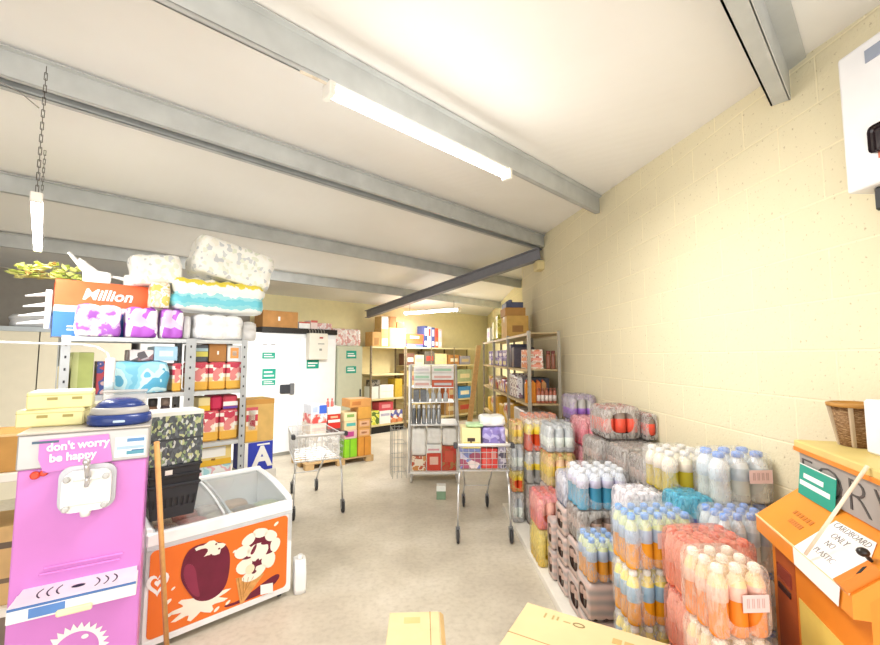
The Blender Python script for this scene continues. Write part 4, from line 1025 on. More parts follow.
# ================================================================== SHOPPING TROLLEYS
def trolley(x, y, yaw, label, W=.52, L=.86, rim=.90, bot=.66, wheel_in=.12):
    r = empty('shopping_trolley', (x, y, 0), yaw, label, 'trolley', 'shopping trolleys')
    # local: origin midway between the near wheels, +y away from the handle
    t = .0035; b = MB()
    hw = W / 2
    def corner(sx, e, z):
        f = (z - bot) / (rim - bot)
        y = (0.0 + .03 * (1 - f)) if e == 0 else (L - .05 + .09 * f)
        x_ = sx * (hw - .01 + .012 * f) * (1 if e == 0 else .84)
        return Vector((x_, y, z))
    zs = [bot + (rim - bot) * k / 4 for k in range(5)]
    for z in zs:
        rr = t * 1.7 if z in (zs[0], zs[-1]) else t * .8
        q = [corner(-1, 0, z), corner(1, 0, z), corner(1, 1, z), corner(-1, 1, z)]
        b.tube(q + [q[0]], rr, 0, 6)
    def lerp(a, c, k): return a + (c - a) * k
    for k in range(1, 9):
        f = k / 9
        for e in (0, 1): b.rod(lerp(corner(-1, e, bot), corner(1, e, bot), f), lerp(corner(-1, e, rim), corner(1, e, rim), f), t * .7, 0, 4)
        b.rod(lerp(corner(-1, 0, bot), corner(1, 0, bot), f), lerp(corner(-1, 1, bot), corner(1, 1, bot), f), t * .7, 0, 4)
    for k in range(0, 15):
        f = k / 14
        for sx in (-1, 1): b.rod(lerp(corner(sx, 0, bot), corner(sx, 1, bot), f), lerp(corner(sx, 0, rim), corner(sx, 1, rim), f), t * .7, 0, 4)
        if k % 2: b.rod(lerp(corner(-1, 0, bot), corner(-1, 1, bot), f), lerp(corner(1, 0, bot), corner(1, 1, bot), f), t * .7, 0, 4)
    b.obj('wire_basket', CHROME, r)
    b = MB(); b.rod((-hw - .03, -.03, rim + .02), (hw + .03, -.03, rim + .02), .015, 0, 10); hb = b.obj('handle_bar', mat('F2F0EE', .35), r)
    for sx in (-1, 1):
        b = MB(); b.box(sx * (hw + .015) - .02, sx * (hw + .015) + .02, -.055, .02, rim - .012, rim + .04, 0, .008); b.obj('handle_bracket', mat('46464A', .5), hb)
    wz = .062
    for sx in (-1, 1):
        b = MB(); b.tube([(sx * (hw - .03), .05, bot - .002), (sx * (hw - .015), .02, bot - .12), (sx * (hw - .005), .0, .14)], .011, 0, 8); b.obj('leg', CHROME, r)
        b = MB(); b.tube([(sx * (hw - .06) * .9, L * .62, bot - .002), (sx * (hw - wheel_in) * .98, L * .93, .30), (sx * (hw - wheel_in), L * 1.16, .14)], .011, 0, 8); b.obj('leg', CHROME, r)
        for (wx, wy) in ((sx * (hw - .005), 0), (sx * (hw - wheel_in), L * 1.16)):
            b = MB()
            for sy in (-1, 1): b.box(wx + sy * .019 - .002, wx + sy * .019 + .002, wy - .045, wy + .012, wz - .015, .13)
            b.box(wx - .021, wx + .021, wy - .02, wy + .016, .122, .142); fk = b.obj('fork', mat('8D8F92', .35, .6), r)
            b = MB(); Mx = T((wx, wy - .025, wz), 0, 0, pi / 2)
            b.lathe([(.04, -.013), (.058, -.012), (.061, 0), (.058, .012), (.04, .013)], 16, 0, M=Mx); w_ = b.obj('wheel', RUBBER, fk)
            b = MB(); b.lathe([(.012, -.016), (.036, -.0145), (.036, .0145), (.012, .016)], 12, 0, M=Mx); b.obj('hub', mat('C4C4C2', .4), w_) if False else w_.data.materials.append(mat('C4C4C2', .4))
    b = MB(); b.rod((-hw + .02, .03, .28), (hw - .02, .03, .28), .006, 0, 6) if False else b.rod((-(hw - wheel_in) * .98, L * .93, .30), ((hw - wheel_in) * .98, L * .93, .30), .007, 0, 6); b.obj('cross_rail', CHROME, r)
    return r
tr2 = trolley(.605, 4.26, radians(-2), 'shopping trolley full of groceries standing beside the drinks pile')
tr1 = trolley(-1.155, 5.02, radians(24), 'empty shopping trolley in front of the cold store', W=.55, L=.84, rim=.875, bot=.60)
t2f = Frame(.605 - .26 * cos(radians(-2)), 4.26 + .26 * sin(radians(2)), cos(radians(-2)), sin(radians(-2)))
GT = 'groceries in the trolley'; zb = .671
gbox(t2f, .035, .06, zb, .20, .3, .19, 'blue and pink printed pack low in the trolley, left', 'pack', 'product_pack', pmat(['7A84B8', 'E8D8D4', 'A0506A', 'C8C4DC'], 12, 'voronoi'), group=GT)
gbox(t2f, .245, .07, zb, .16, .3, .19, 'red box low in the trolley', 'box', 'product_box', mat('CF3E38', .4), [('f', .1, .5, .1, .9, mat('E0625A', .4)), ('f', .6, .9, .5, .9, mat('E89A90', .4))], group=GT)
gbox(t2f, .415, .07, zb, .075, .28, .21, 'grey-violet bottle pack low in the trolley, right', 'pack', 'product_pack', pmat(['8C869C', 'C9C2D0', '5C586A'], 12, 'noise'), group=GT)
gbox(t2f, .05, .07, zb + .193, .19, .26, .20, 'pale yellow box with a dark emblem, top left in the trolley', 'box', 'product_box', mat('EFE3A8', .5), [('f', .3, .7, .35, .52, mat('4A3A30', .5)), ('f', .1, .9, .05, .3, mat('E8CF50', .5)), ('f', .44, .54, .1, .36, mat('6A5A3A', .5))], group=GT)
wrapped(t2f, .255, .06, zb + .215, .235, .27, .185, 'violet multipack of rolls, top right in the trolley', 'pack', 'product_pack', pmat(['8E80C4', 'A79AD6', '75689E', 'B8AEDC'], 16, 'voronoi', .35), 4, 3, .05, group=GT)
wrapped(t2f, .24, .08, zb + .405, .25, .26, .10, 'white puffed bag on top of the violet multipack', 'bag', 'plastic_bag', mat('F2F0EC', .4), 2, 1, .1, group=GT)
wrapped(t2f, .10, .08, zb + .396, .17, .2, .035, 'thin pale green packet lying on the yellow box', 'pack', 'product_pack', mat('B8D8A8', .4, var=.1), 2, 1, .1, group=GT)

# ================================================================== ROLL CAGE
cgf = Frame(-.175, 6.19, 1, -.02)
cg = empty('roll_cage', cgf.at(0, 0, 0), cgf.yaw, 'silver wire roll cage on castors loaded with white goods', 'cage')
CWd, CD, CT = .70, .62, 1.66
WHT = mat('E9EAEA', .3, .3)
for sx in (0, CWd):
    for q in (0, CD):
        if sx == CWd and q == 0: 
            b = MB(); b.rod((sx, q, .15), (sx, q, .78), .014, 0, 8); b.obj('post', WHT, cg); continue
        b = MB(); b.rod((sx, q, .15), (sx, q, CT), .016, 0, 8); b.obj('post', WHT, cg)
for sx in (0, CWd):
    b = MB(); top = CT
    for k in range(9):
        q = CD * (k + .5) / 9; b.rod((sx, q, .17), (sx, q, top if sx == 0 else .78 + (CT - .78) * min(1, (q / CD) * 1.15)), .003, 0, 4)
    for k in range(8):
        z = .2 + k * .2
        q0 = 0 if sx == 0 or z < .8 else CD * min(1, (z - .78) / (CT - .78) / 1.15)
        if z < top: b.rod((sx, q0, z), (sx, CD, z), .004, 0, 4)
    if sx: b.rod((sx, 0, .78), (sx, CD * .87, CT), .008, 0, 6)
    b.obj('side_mesh', CHROME, cg)
b = MB()
for k in range(10): b.rod((CWd * (k + .5) / 10, CD, .17), (CWd * (k + .5) / 10, CD, CT), .003, 0, 4)
for z in (.3, .7, 1.1, CT - .01): b.rod((0, CD, z), (CWd, CD, z), .006, 0, 6)
b.obj('back_mesh', CHROME, cg)
b = MB(); b.box(-.01, CWd + .01, -.01, CD + .01, .135, .165, 0, .005); b.obj('deck', mat('E6E4E0', .4), cg)
b = MB(); b.box(.012, CWd - .012, .02, CD - .02, .80, .815); b.obj('shelf', WHT, cg)
for sx in (.03, CWd - .03):
    for q in (.05, CD - .05):
        b = MB(); b.lathe([(.03, -.012), (.045, -.01), (.045, .01), (.03, .012)], 12, 0, M=T((sx, q, .046), 0, 0, pi / 2)); b.box(sx - .02, sx + .02, q - .02, q + .02, .09, .137); b.obj('castor', mat('B9B4AE', .5), cg)
GC = 'goods in the roll cage'
cz = .166
for i in range(3):
    gbox(cgf, .035 + .215 * i, .05, cz, .20, .3, (.20, .24, .34)[i], ('brown and red biscuit tin low in the cage, left', 'red box low in the cage, middle', 'tall red and brown pack low in the cage, right')[i], 'box', 'product_box', (pmat(['C9884A', 'E8D8C0', 'B8583A'], 10, 'noise'), mat('CC4630', .4), pmat(['B8583A', 'C23A2C', 'A87A4A'], 10, 'noise'))[i], [('f', .2, .8, .35, .8, mat(('EDE0CC', 'E8BFAE', 'CF5A44')[i], .4))], group=GC)
gbox(cgf, .245, .05, cz + .243, .20, .3, .12, 'white box with pink lines above the red box in the cage', 'box', 'product_box', WHITE, [('f', .1, .9, .3, .5, mat('DFA8B0', .4))], group=GC)
for i in range(3):
    wrapped(cgf, .03 + .22 * i, .05, (.166 + .205, .166 + .367, .166 + .345)[i], .21, .34, (.38, .22, .24)[i], 'white plastic-wrapped bundle in the lower cage, %s' % ('left', 'middle', 'right')[i], 'pack', 'wrapped_bundle', mat('EFEDE8', .35, var=.03), 3, 3, .05, seed=i + 3, group=GC)
for i in range(6):
    for j in range(2):
        o = empty('can', cgf.at(.06 + .072 * i, .12 + .09 * j, .816), 0, 'silver aerosol can in the cage, %s from left, %s row' % (('first', 'second', 'third', 'fourth', 'fifth', 'sixth')[i], ('front', 'back')[j]), 'can', 'aerosol cans in the roll cage')
        b = MB(); b.lathe([(.028, 0), (.03, .005), (.03, .19), (.018, .215)], 12); b.obj('can_body', mat('A9AEB4' if i > 1 else '74787E', .25, .5), o)
        b = MB(); b.lathe([(.018, .215), (.019, .225), (.019, .255), (.015, .258)], 10); b.obj('cap', mat('E9E9E9', .4), o)
b = MB(); b.box(.012, CWd - .06, .1, CD - .02, 1.11, 1.122); sh_ = b.obj('shelf', WHT, cg)
for i in range(4):
    o = empty('spray_bottle', cgf.at(.25 + .09 * i, .2, 1.123), 0, 'clear spray bottle on the cage middle shelf, %s of four' % ('left', 'second', 'third', 'right')[i], 'bottle', GC)
    b = MB(); b.lathe([(.03, 0), (.034, .01), (.034, .1), (.012, .14), (.012, .15)], 10); b.obj('bottle_body', mat('C9CED2', .2), o)
    b = MB(); b.lathe([(.014, .15), (.014, .17), (.012, .172)], 8); b.box(-.012, .012, -.04, .015, .17, .19); b.obj('trigger_head', WHITE, o)
for i in range(2):
    gbox(cgf, .05 + .1 * i, .12, 1.123, .085, .2, .17, ('dark grey pack on the cage middle shelf, left', 'dark grey pack on the cage middle shelf, right')[i], 'pack', 'product_pack', mat('6C7076', .4, var=.2, scale=25), group=GC)
b = MB(); b.box(.012, CWd - .06, .2, CD - .02, 1.315, 1.327); b.obj('shelf', WHT, cg)
k = 0
for j in range(3):
    for i in range(2):
        w = (.25, .32)[i]; pm = mat(('EFEAE6', 'E4EAE4', 'F2F0EE')[(i + j) % 3], .45)
        gbox(cgf, .05 + .27 * i, .22, 1.328 + j * .105, w, .28, .10, 'white medicine carton, %s, %s column in the cage top' % (('bottom', 'middle', 'top')[j], ('left', 'right')[i]), 'carton', 'small_carton', mat('CC5A34', .45) if (j == 0 and i == 1) else pm, [('f', .1, .9, .25, .6, mat(('DDB0A8', 'A8D0B4', 'D8D4D8')[(j + 2 * i) % 3], .5))], group=GC)
# wire stand behind/left of the cage
ws = empty('wire_stand', (-.42, 6.45, 0), .2, 'small grey wire rack standing left of the roll cage', 'rack')
b = MB()
for z in (.1, .3, .5, .7): b.tube([(0, 0, z), (.2, 0, z), (.2, .3, z), (0, .3, z), (0, 0, z)], .004, 0, 4)
for x_ in (0, .066, .133, .2):
    for y_ in (0, .1, .2, .3): 
        if x_ in (0, .2) or y_ in (0, .3): b.rod((x_, y_, 0), (x_, y_, .72), .004, 0, 4)
b.obj('wire_frame', STEEL, ws)
o = gbox(ROOM, .19, 5.50, 0, .115, .12, .165, 'small green box with a white lid on the floor before the roll cage', 'box', 'product_box', mat('7E9A7E', .5), [('f', .0, 1, .62, 1, mat('ECEFE8', .5)), ('t', 0, 1, 0, 1, mat('F0F2EC', .5))], yaw=-.05)

# ================================================================== LEFT-HAND SHELVING AND ITS GOODS
RL = Frame(-2.62, 3.245, .751, .66)
RG = mat('B4B8BC', .45, .1)
shelving('shelving_unit', RL, 0, 0, (.84, .47), .46, (.20, .60, 1.02, 1.475, 1.925), 1.93, 'light grey slotted-angle shelving behind the chest freezer', RG, mat('C6CACD', .45, .1), pw=.05, lip=.035, wide={1: .075})
GL = 'goods on the left-hand shelving'; zt = 1.926
def lb(s, q, z, w, d, h, lab, m, pan=(), cat='box', nm='product_box', **k):
    return gbox(RL, s, max(q, .052), z, w, d, h, lab, cat, nm, m, pan, group=GL, **k)
# orange and blue carton on the top
o = gbox(RL, -.05, .20, zt, .60, .30, .44, 'big carton with an orange top and blue base, top left of the shelving', 'carton', 'carton', mat('F0EEEA', .5), [('f', 0, 1, .55, 1, mat('E8683A', .4), 'orange_band'), ('f', 0, 1, 0, .44, mat('3E77C8', .4), 'blue_band'), ('l', 0, 1, .55, 1, mat('E8683A', .4), 'orange_band'), ('l', 0, 1, 0, .44, mat('3E77C8', .4), 'blue_band')], group=GL)
text_mesh('Million', .12, 'lettering', PAPER, o, (.02, -.153, .335), shear=.25, bold=.003)
b = MB(); b.box(-.22, -.06, -.1525, -.151, .05, .06); b.box(-.22, -.06, -.1525, -.151, .075, .085); b.obj('white_line', PAPER, o)
# leafy yellow-green plant matter lying behind the carton
pl = empty('leafy_plant', RL.at(-.12, .36, zt + .442), RL.yaw, 'yellow-green leafy artificial plant lying on the orange carton', 'plant', GL)
rnd = random.Random(3)
for nm, c, n in (('leaves', 'A3AE4E', 70), ('pale_leaves', 'D3CF86', 45), ('brown_leaves', 'B08A4E', 12)):
    b = MB()
    for k in range(n):
        u_ = rnd.random(); x = -.17 + .40 * u_ + rnd.uniform(-.02, .02); y = rnd.uniform(-.09, .07); z = .01 + rnd.random() * .11 * (1 - .8 * abs(u_ - .55))
        dv = Vector((rnd.uniform(-1, 1), rnd.uniform(-1, .3), rnd.uniform(-.3, .5))).normalized() * rnd.uniform(.04, .075)
        sd = dv.cross(Vector((rnd.uniform(-.4, .4), rnd.uniform(-.4, .4), 1)))  .normalized() * .026
        p = Vector((x, y, z))
        b.prism([p, p + dv * .5 + sd, p + dv, p + dv * .5 - sd], Vector((0, 0, .002)))
    b.obj(nm, mat(c, .6, var=.15, scale=20), pl)
b = MB(); b.tube([(-.16, .0, .012), (-.05, .02, .02), (.1, 0, .02), (.2, .01, .01)], .01, 0, 6); b.obj('stem', mat('8E8A4A', .7), pl)
# spiky white plastic bags
def spiky(loc, yaw, label, spikes, w=.16, seed=0):
    r = random.Random(seed)
    b = MB(); b.soft(w, .12, .1, .6, 5)
    for dx, dz, ln, th in spikes:
        a = Vector((r.uniform(-.3, .3) * w, -.02, .05)); c = a + Vector((dx, -.02, dz)).normalized() * ln
        b.rod(a, c, th, 0, 8, th * .45); b.sphere(c, th * .5, th * .5, th * .5, 0, 8, 5)
    o = b.obj('plastic_bag', mat('F4F2F0', .35, var=.02), None, loc, yaw); return tag(o, label, 'bag', GL)
spiky(RL.at(.20, .30, zt + .442), RL.yaw, 'white plastic bag with pointed tips standing on the orange carton', [(-.62, .75, .22, .026), (-.72, .62, .20, .026), (-.80, .48, .16, .024), (-.5, .8, .12, .05)], .18, 1)
spiky(RL.at(.50, .30, zt + .442), RL.yaw, 'second white pointed bag, right on the orange carton', [(-.9, .3, .15, .022), (-.7, .5, .14, .024), (.6, .3, .1, .03), (-.8, .1, .16, .02)], .24, 2)
b = MB()
for k, (z, L) in enumerate(((.30, .13), (.22, .14), (.15, .17), (.09, .18))):
    b.rod((.04, 0, z + .03), (-L * .75, -.02, z), .018, 0, 8, .005)
b.rod((.035, 0, .06), (.035, 0, .36), .02, 0, 8)
tag(b.obj('plastic_bag', mat('F2F0EE', .35, var=.02), None, RL.at(-.115, .3, zt), RL.yaw), 'white pointed plastic strips hanging at the left end of the orange carton', 'bag', GL)
# rolls
PURP = pmat(['EDE4F0', 'F7F3F8', 'C9A2D6', 'A15CBE'], 12, 'noise', .35)
PURP2 = pmat(['F2ECF4', 'B45ED0', 'D9C2E4', '8E3FB0'], 12, 'voronoi', .35)
wrapped(RL, .07, .0, zt, .275, .18, .245, 'lilac and white pack of toilet rolls, left on the top shelf', 'pack', 'toilet_roll_pack', PURP, 2, 2, .06, group=GL, seed=1)
wrapped(RL, .375, .0, zt, .215, .18, .245, 'violet and white pack of toilet rolls, middle of the top shelf', 'pack', 'toilet_roll_pack', PURP2, 2, 2, .06, group=GL, seed=2)
wrapped(RL, .612, .0, zt, .165, .18, .245, 'narrow violet pack of toilet rolls beside the plain white pack', 'pack', 'toilet_roll_pack', PURP2, 2, 2, .06, group=GL, seed=3)
b_ = wrapped(RL, .872, .0, zt, .40, .34, .225, 'plain white pack of kitchen rolls at the right end of the top shelf', 'pack', 'kitchen_roll_pack', pmat(['F4F4F3', 'EEEEF0', 'F6F6F5', 'E4E5EA'], 16, 'noise', .35), 3, 2, .07, group=GL, seed=4)
wrapped(RL, .79, .05, zt, .055, .2, .2, 'small grey wrapped end pack between the violet and white packs', 'pack', 'tissue_pack', mat('D9D8DA', .3), 1, 2, .06, group=GL, seed=5)
wrapped(RL, 1.29, .06, zt, .13, .26, .18, 'loose clear plastic end hanging past the white pack', 'bag', 'plastic_bag', mat('E9E8E8', .25, 0, .5, .75), 1, 2, .1, group=GL, seed=6)
TEAL = pmat(((0, 'F1F4F2'), (.12, '8FD3DE'), (.22, '6CC6D8'), (.40, '9AD8E2'), (.5, 'F3F4F0'), (.80, 'EBD94E'), (.93, 'F4F1E4')), 1, 'bands', .35, wob=.17)
wrapped(RL, .685, .0, zt + .250, .78, .34, .29, 'wide pack of kitchen rolls with turquoise and yellow bands, upper tier', 'pack', 'kitchen_roll_pack', TEAL, 6, 2, .09, group=GL, seed=7)
DOT = pmat(['F4F3EE', 'F4F3EE', 'F4F3EE', 'E0E4D4', 'F4F3EE', 'F4F3EE', 'F0EDE2', 'CACDD0', 'F4F3EE', 'F4F3EE'], 30, 'voronoi', .35)
wrapped(RL, .82, .02, zt + .545, .70, .36, .36, 'large white dotted pack of kitchen rolls tilted on the very top', 'pack', 'kitchen_roll_pack', DOT, 4, 2, .05, tilt=(-.05, .19), group=GL, seed=8)
wrapped(RL, .37, .215, zt + .452, .42, .26, .27, 'white dotted roll pack leaning behind the banded pack', 'pack', 'kitchen_roll_pack', DOT, 3, 2, .05, tilt=(0, -.10), group=GL, seed=9) if False else wrapped(RL, .42, .04, zt + .46, .36, .28, .25, 'smaller white dotted roll pack leaning left of the topmost pack', 'pack', 'kitchen_roll_pack', DOT, 3, 2, .05, tilt=(0, -.14), group=GL, seed=9)
PEACHP = pmat(['F0E2CC', 'E8C8A8', 'F4EFE6', 'D9C86A'], 12, 'noise', .35)
wrapped(RL, .535, .0, zt + .252, .135, .185, .22, 'peach and cream roll pack left of the banded pack', 'pack', 'kitchen_roll_pack', PEACHP, 1, 2, .05, group=GL, seed=10)
# second shelf
z1 = 1.476
lb(.07, .12, z1, .13, .3, .33, 'tall olive-green box, left on the second shelf', mat('A9B26A', .5, var=.1), [('f', .0, .3, 0, 1, mat('C6CC8E', .5)), ('l', .1, .9, .1, .9, mat('CBD09A', .5))])
lb(-.0, .14, z1, .06, .2, .22, 'cream bottle box beside the olive-green box', mat('E6DDB8', .5))
lb(.225, .16, z1, .06, .2, .26, 'red and navy pack between the green box and the blue pack', pmat(['B84A52', '4A5490', 'D9B0A8'], 9, 'noise'))
wrapped(RL, .30, .03, z1, .40, .34, .26, 'large sky-blue pack of nappies on the second shelf', 'pack', 'nappy_pack', pmat(['7CC4E2', '9AD6EC', 'C9ECF4', '5FB2D8'], 5, 'noise', .3), 2, 1, .05, group=GL, seed=11)
lb(.42, .06, z1 + .263, .16, .28, .09, 'grey printed box lying on the sky-blue pack', pmat(['5E5A62', 'B0A8B0', '8A6670', 'D9D4D8'], 18, 'voronoi'))
lb(.585, .06, z1 + .263, .17, .3, .12, 'light blue box lying right on the sky-blue pack', mat('A9D2EC', .4), [('f', .2, .8, .3, .7, mat('D6EAF4', .4))])
BIS = pmat(((0, 'E9B44E'), (.3, 'EFC98A'), (.45, 'F3E8DA'), (.58, 'C9455A'), (.78, 'F4ECE4'), (.9, 'D2606A')), 1, 'bands', .35)
BISP = [('f', .2, .8, .32, .95, pmat(['F7F1EA', 'C8435A', 'F4E4D0', 'E08A8A'], 22, 'voronoi', .35), 'printed_front')]
lb(.725, .02, z1, .07, .3, .24, 'red and yellow biscuit pack, left of the wide post', BIS, BISP, 'pack', 'biscuit_pack', bev=.012)
for i in range(3):
    lb(.865 + .145 * i, .02, z1, .138, .3, .25, 'red and yellow biscuit pack on the second shelf, %s of three right of the post' % ('left', 'middle', 'right')[i], BIS, BISP, 'pack', 'biscuit_pack', bev=.014)
lb(.86, .03, z1 + .252, .13, .26, .15, 'dark tin with a yellow band on the biscuit packs', mat('4A5058', .4), [('f', 0, 1, .3, .6, mat('C9C05A', .4)), ('f', 0, 1, .62, .8, mat('9FB8C0', .4))])
lb(1.0, .03, z1 + .252, .145, .26, .16, 'small brown carton on the biscuit packs', mat('B07C48', .8), [('f', .45, .55, .4, .6, PAPER)])
lb(1.155, .03, z1 + .252, .12, .26, .15, 'white box with an orange print on the biscuit packs', mat('E9EAEC', .5), [('f', .2, .8, .2, .85, mat('EBA25A', .4)), ('f', .35, .65, .35, .65, WHITE)])
# third shelf
z1 = 1.021
for i in range(2):
    lb(.95 + .165 * i, .02, z1, .155, .3, .27, 'red and yellow biscuit pack on the third shelf, %s' % ('left', 'right')[i], BIS, BISP, 'pack', 'biscuit_pack', bev=.014)
lb(.93, .04, z1 + .272, .095, .26, .12, 'cream and yellow packet above the third-shelf biscuits', mat('E6D49A', .5), [('f', 0, 1, 0, .4, mat('E3B93A', .4))])
lb(1.03, .04, z1 + .272, .10, .26, .13, 'crimson packet above the third-shelf biscuits', mat('C93058', .4), bev=.02)
lb(1.135, .04, z1 + .272, .125, .26, .13, 'red, white and violet packet above the third-shelf biscuits', mat('CC4A5E', .4), [('f', 0, 1, .25, .55, PAPER), ('f', 0, 1, .05, .22, mat('6A4CA8', .4))], bev=.015)
for i in range(4):
    o = empty('jar', RL.at(.42 + .09 * i, .1, z1), 0, 'dark jar on the third shelf behind the speckled display, %s of four' % ('left', 'second', 'third', 'right')[i], 'jar', GL)
    b = MB(); b.lathe([(.036, 0), (.04, .01), (.04, .3), (.03, .34)], 10); b.obj('jar_body', mat(('5A4A44', '6E5A50', '8E6E5A', '54484A')[i], .3), o)
    b = MB(); b.lathe([(.032, .34), (.034, .36), (.034, .4), (.03, .405)], 10); b.obj('lid', mat(('3E3A3A', 'EFEDEA', '3E3A3A', '8A7A70')[i], .4), o)
# fourth shelf
z1 = .601
lb(.89, .02, z1, .33, .34, .205, 'pale blue and pink packets under the yellow carton, fourth shelf', pmat(['A9D8E2', 'D9ECF0', 'E8B8C4', 'F0F0F0'], 7, 'noise'))
lb(.885, .02, z1 + .207, .335, .34, .175, 'yellow and cream carton with a white label on the fourth shelf', mat('E8D08A', .5), [('f', 0, 1, 0, .3, mat('E8B83A', .4)), ('f', .2, .85, .42, .9, PAPER), ('f', .5, .6, .25, .35, mat('8A5A30', .4))])
# beyond the end of the shelving
st = RL
o = gbox(st, 1.34, .04, 0, .30, .34, .69, 'tall plain white carton standing on the floor at the end of the shelving', 'carton', 'carton', mat('E8E4DE', .6), tape=True)
o = gbox(st, 1.335, .05, .693, .27, .3, .27, 'blue and white box with a big letter A beside the shelving end', 'box', 'product_box', mat('3444B8', .4), [('f', .0, .12, 0, 1, PAPER, 'white_edge'), ('t', 0, 1, 0, 1, mat('E9EAF0', .5))])
text_mesh('A', .26, 'lettering', PAPER, o, (.03, -.1525, .12), bold=.01)
b = MB(); b.box(-.02, .1, -.1525, -.151, .235, .25); b.obj('white_line', PAPER, o)
o = gbox(st, 1.335, .05, .966, .27, .3, .40, 'open brown carton of biscuits on the blue letter A box', 'carton', 'carton', mat('D6B06A', .7, var=.1), [('f', .02, .42, .03, .82, BIS, 'biscuit_front'), ('f', .1, .34, .3, .75, pmat(['F7F1EA', 'C8435A', 'F4E4D0', 'E08A8A'], 22, 'voronoi', .35)), ('f', 0, 1, .88, 1, mat('C9944C', .7))])
# white conduit and white hanging tube at the left
b = MB(); pts = [G(-1.2, 7.6, 2.04)] 
cpts = [RL.at(-.55, .0, 1.875), RL.at(-.1, -.03, 1.865), RL.at(.12, -.03, 1.86), RL.at(.20, -.03, 1.845), RL.at(.265, -.03, 1.80), RL.at(.285, -.03, 1.74)]
b.tube(cpts, .008, 0, 8); tag(b.obj('white_cable', mat('F2F2F0', .4)), 'white cable curving across under the top shelf at the left', 'cable')
tb = empty('white_tube', RL.at(.285, -.05, 1.42), RL.yaw, 'white tapered plastic tube hanging from the cable before the blue pack', 'tube')
b = MB(); b.lathe([(.026, 0), (.03, .02), (.034, .30), (.03, .34), (.012, .345)], 12, sy=.7); b.obj('tube_body', mat('F3F1F3', .35), tb)
b = MB(); b.lathe([(.031, .08), (.0325, .16)], 12, sy=.7); b.obj('printed_band', mat('B9CBD4', .4), tb)

# ================================================================== CHEST FREEZER
FL = .925
FZ = Frame(-.973 - .731 * FL, 3.388 - .682 * FL, .731, .682)
fz = empty('chest_freezer', FZ.at(0, 0, 0), FZ.yaw, 'white ice cream chest freezer with an orange front and curved glass top', 'freezer')
FW = mat('F3F4F5', .3, var=.02); FD = .60
b = MB()
b.prism([(0, 0, .05), (0, FD, .05), (0, FD, .80), (0, FD - .03, .80), (0, FD - .03, .50), (0, .03, .50), (0, .03, .655), (0, 0, .655)], (FL, 0, 0))
for x0 in (0, FL - .03): b.prism([(x0, 0, .65), (x0, FD, .79), (x0, FD, .40), (x0, 0, .40)], (.03, 0, 0))
b.obj('cabinet_body', FW, fz)
b = MB(); b.box(-.004, FL + .004, -.006, .035, .62, .70, 0, .008); b.obj('front_rim', mat('F7F8F9', .25), fz)
b = MB(); b.box(.0, FL, -.004, .0, .60, .625); b.obj('grey_trim', mat('C9CDD2', .3), fz)
b = MB(); b.box(.01, FL - .01, -.003, .01, .045, .075); b.obj('lower_trim', mat('EDEEF0', .3), fz)
def arc(n=12, lift=.022):
    out = []
    for k in range(n + 1):
        t = k / n; y = .02 + (FD - .03) * t; z = .70 + .11 * t + lift * sin(pi * min(1, t * 1.0)) 
        out.append((y, z))
    return out
ar = arc()
for x0, x1, dz, nm in ((.03, FL * .53, .0, 'glass_lid'), (FL * .47, FL - .03, .012, 'glass_lid')):
    b = MB(); b.prism([(x0, y, z + dz) for y, z in ar] + [(x0, y, z + dz - .006) for y, z in reversed(ar)], (x1 - x0, 0, 0))
    gl = b.obj(nm, mat('AEB8BA', .06, 0, .6, .24, .02), fz)
    for xx in (x0, x1 - .014):
        b = MB(); b.prism([(xx, y, z + dz + .004) for y, z in ar] + [(xx, y, z + dz - .008) for y, z in reversed(ar)], (.014, 0, 0)); b.obj('lid_frame', mat('DDE0E3', .3), gl)
for x0 in (0, FL - .03):
    b = MB(); b.prism([(x0, y, z + .022) for y, z in ar] + [(x0, FD, .78), (x0, 0, .64)], (.03, 0, 0)); b.obj('end_frame', mat('F0F1F2', .3), fz)
b = MB(); b.box(0, FL, FD - .03, FD + .01, .80, .845, 0, .008); b.obj('back_rim', FW, fz)
b = MB(); b.box(.03, FL - .03, .03, FD - .03, .555, .56); b.obj('inner_floor', mat('DDE2E4', .4), fz)
for x_ in (.06, FL - .06):
    for y_ in (.06, FD - .06):
        b = MB(); b.lathe([(.02, -.012), (.026, -.01), (.026, .01), (.02, .012)], 10, 0, M=T((x_, y_, .027), 0, 0, pi / 2)); b.obj('castor', DARK, fz)
# printed orange front
def rrect(x0, x1, z0, z1, r, y):
    pts = []
    for cx, cz, a0 in ((x1 - r, z1 - r, 0), (x0 + r, z1 - r, 90), (x0 + r, z0 + r, 180), (x1 - r, z0 + r, 270)):
        for k in range(6):
            a = radians(a0 + 90 * k / 5); pts.append((cx + r * cos(a), y, cz + r * sin(a)))
    return pts
b = MB(); b.prism(rrect(.02, FL - .035, .085, .595, .03, -.001), (0, -.003, 0)); fp = b.obj('orange_front', mat('EC762C', .35, var=.04, scale=3), fz)
def chaikin(p, n=2):
    for _ in range(n):
        q = []
        for i in range(len(p)):
            a, c = p[i], p[(i + 1) % len(p)]
            q += [(a[0] * .75 + c[0] * .25, a[1] * .75 + c[1] * .25), (a[0] * .25 + c[0] * .75, a[1] * .25 + c[1] * .75)]
        p = q
    return p
def decal(pts, m, nm, lay=1, par=None):
    if nm in ('sauce_swirl', 'chocolate_bar', 'bar_highlight', 'chocolate_ripple'): pts = chaikin(pts)
    b = MB(); y = -.004 - .0012 * lay
    b.prism([(x, y, z) for x, z in pts], (0, -.001, 0)); return b.obj(nm, m, par or fp)
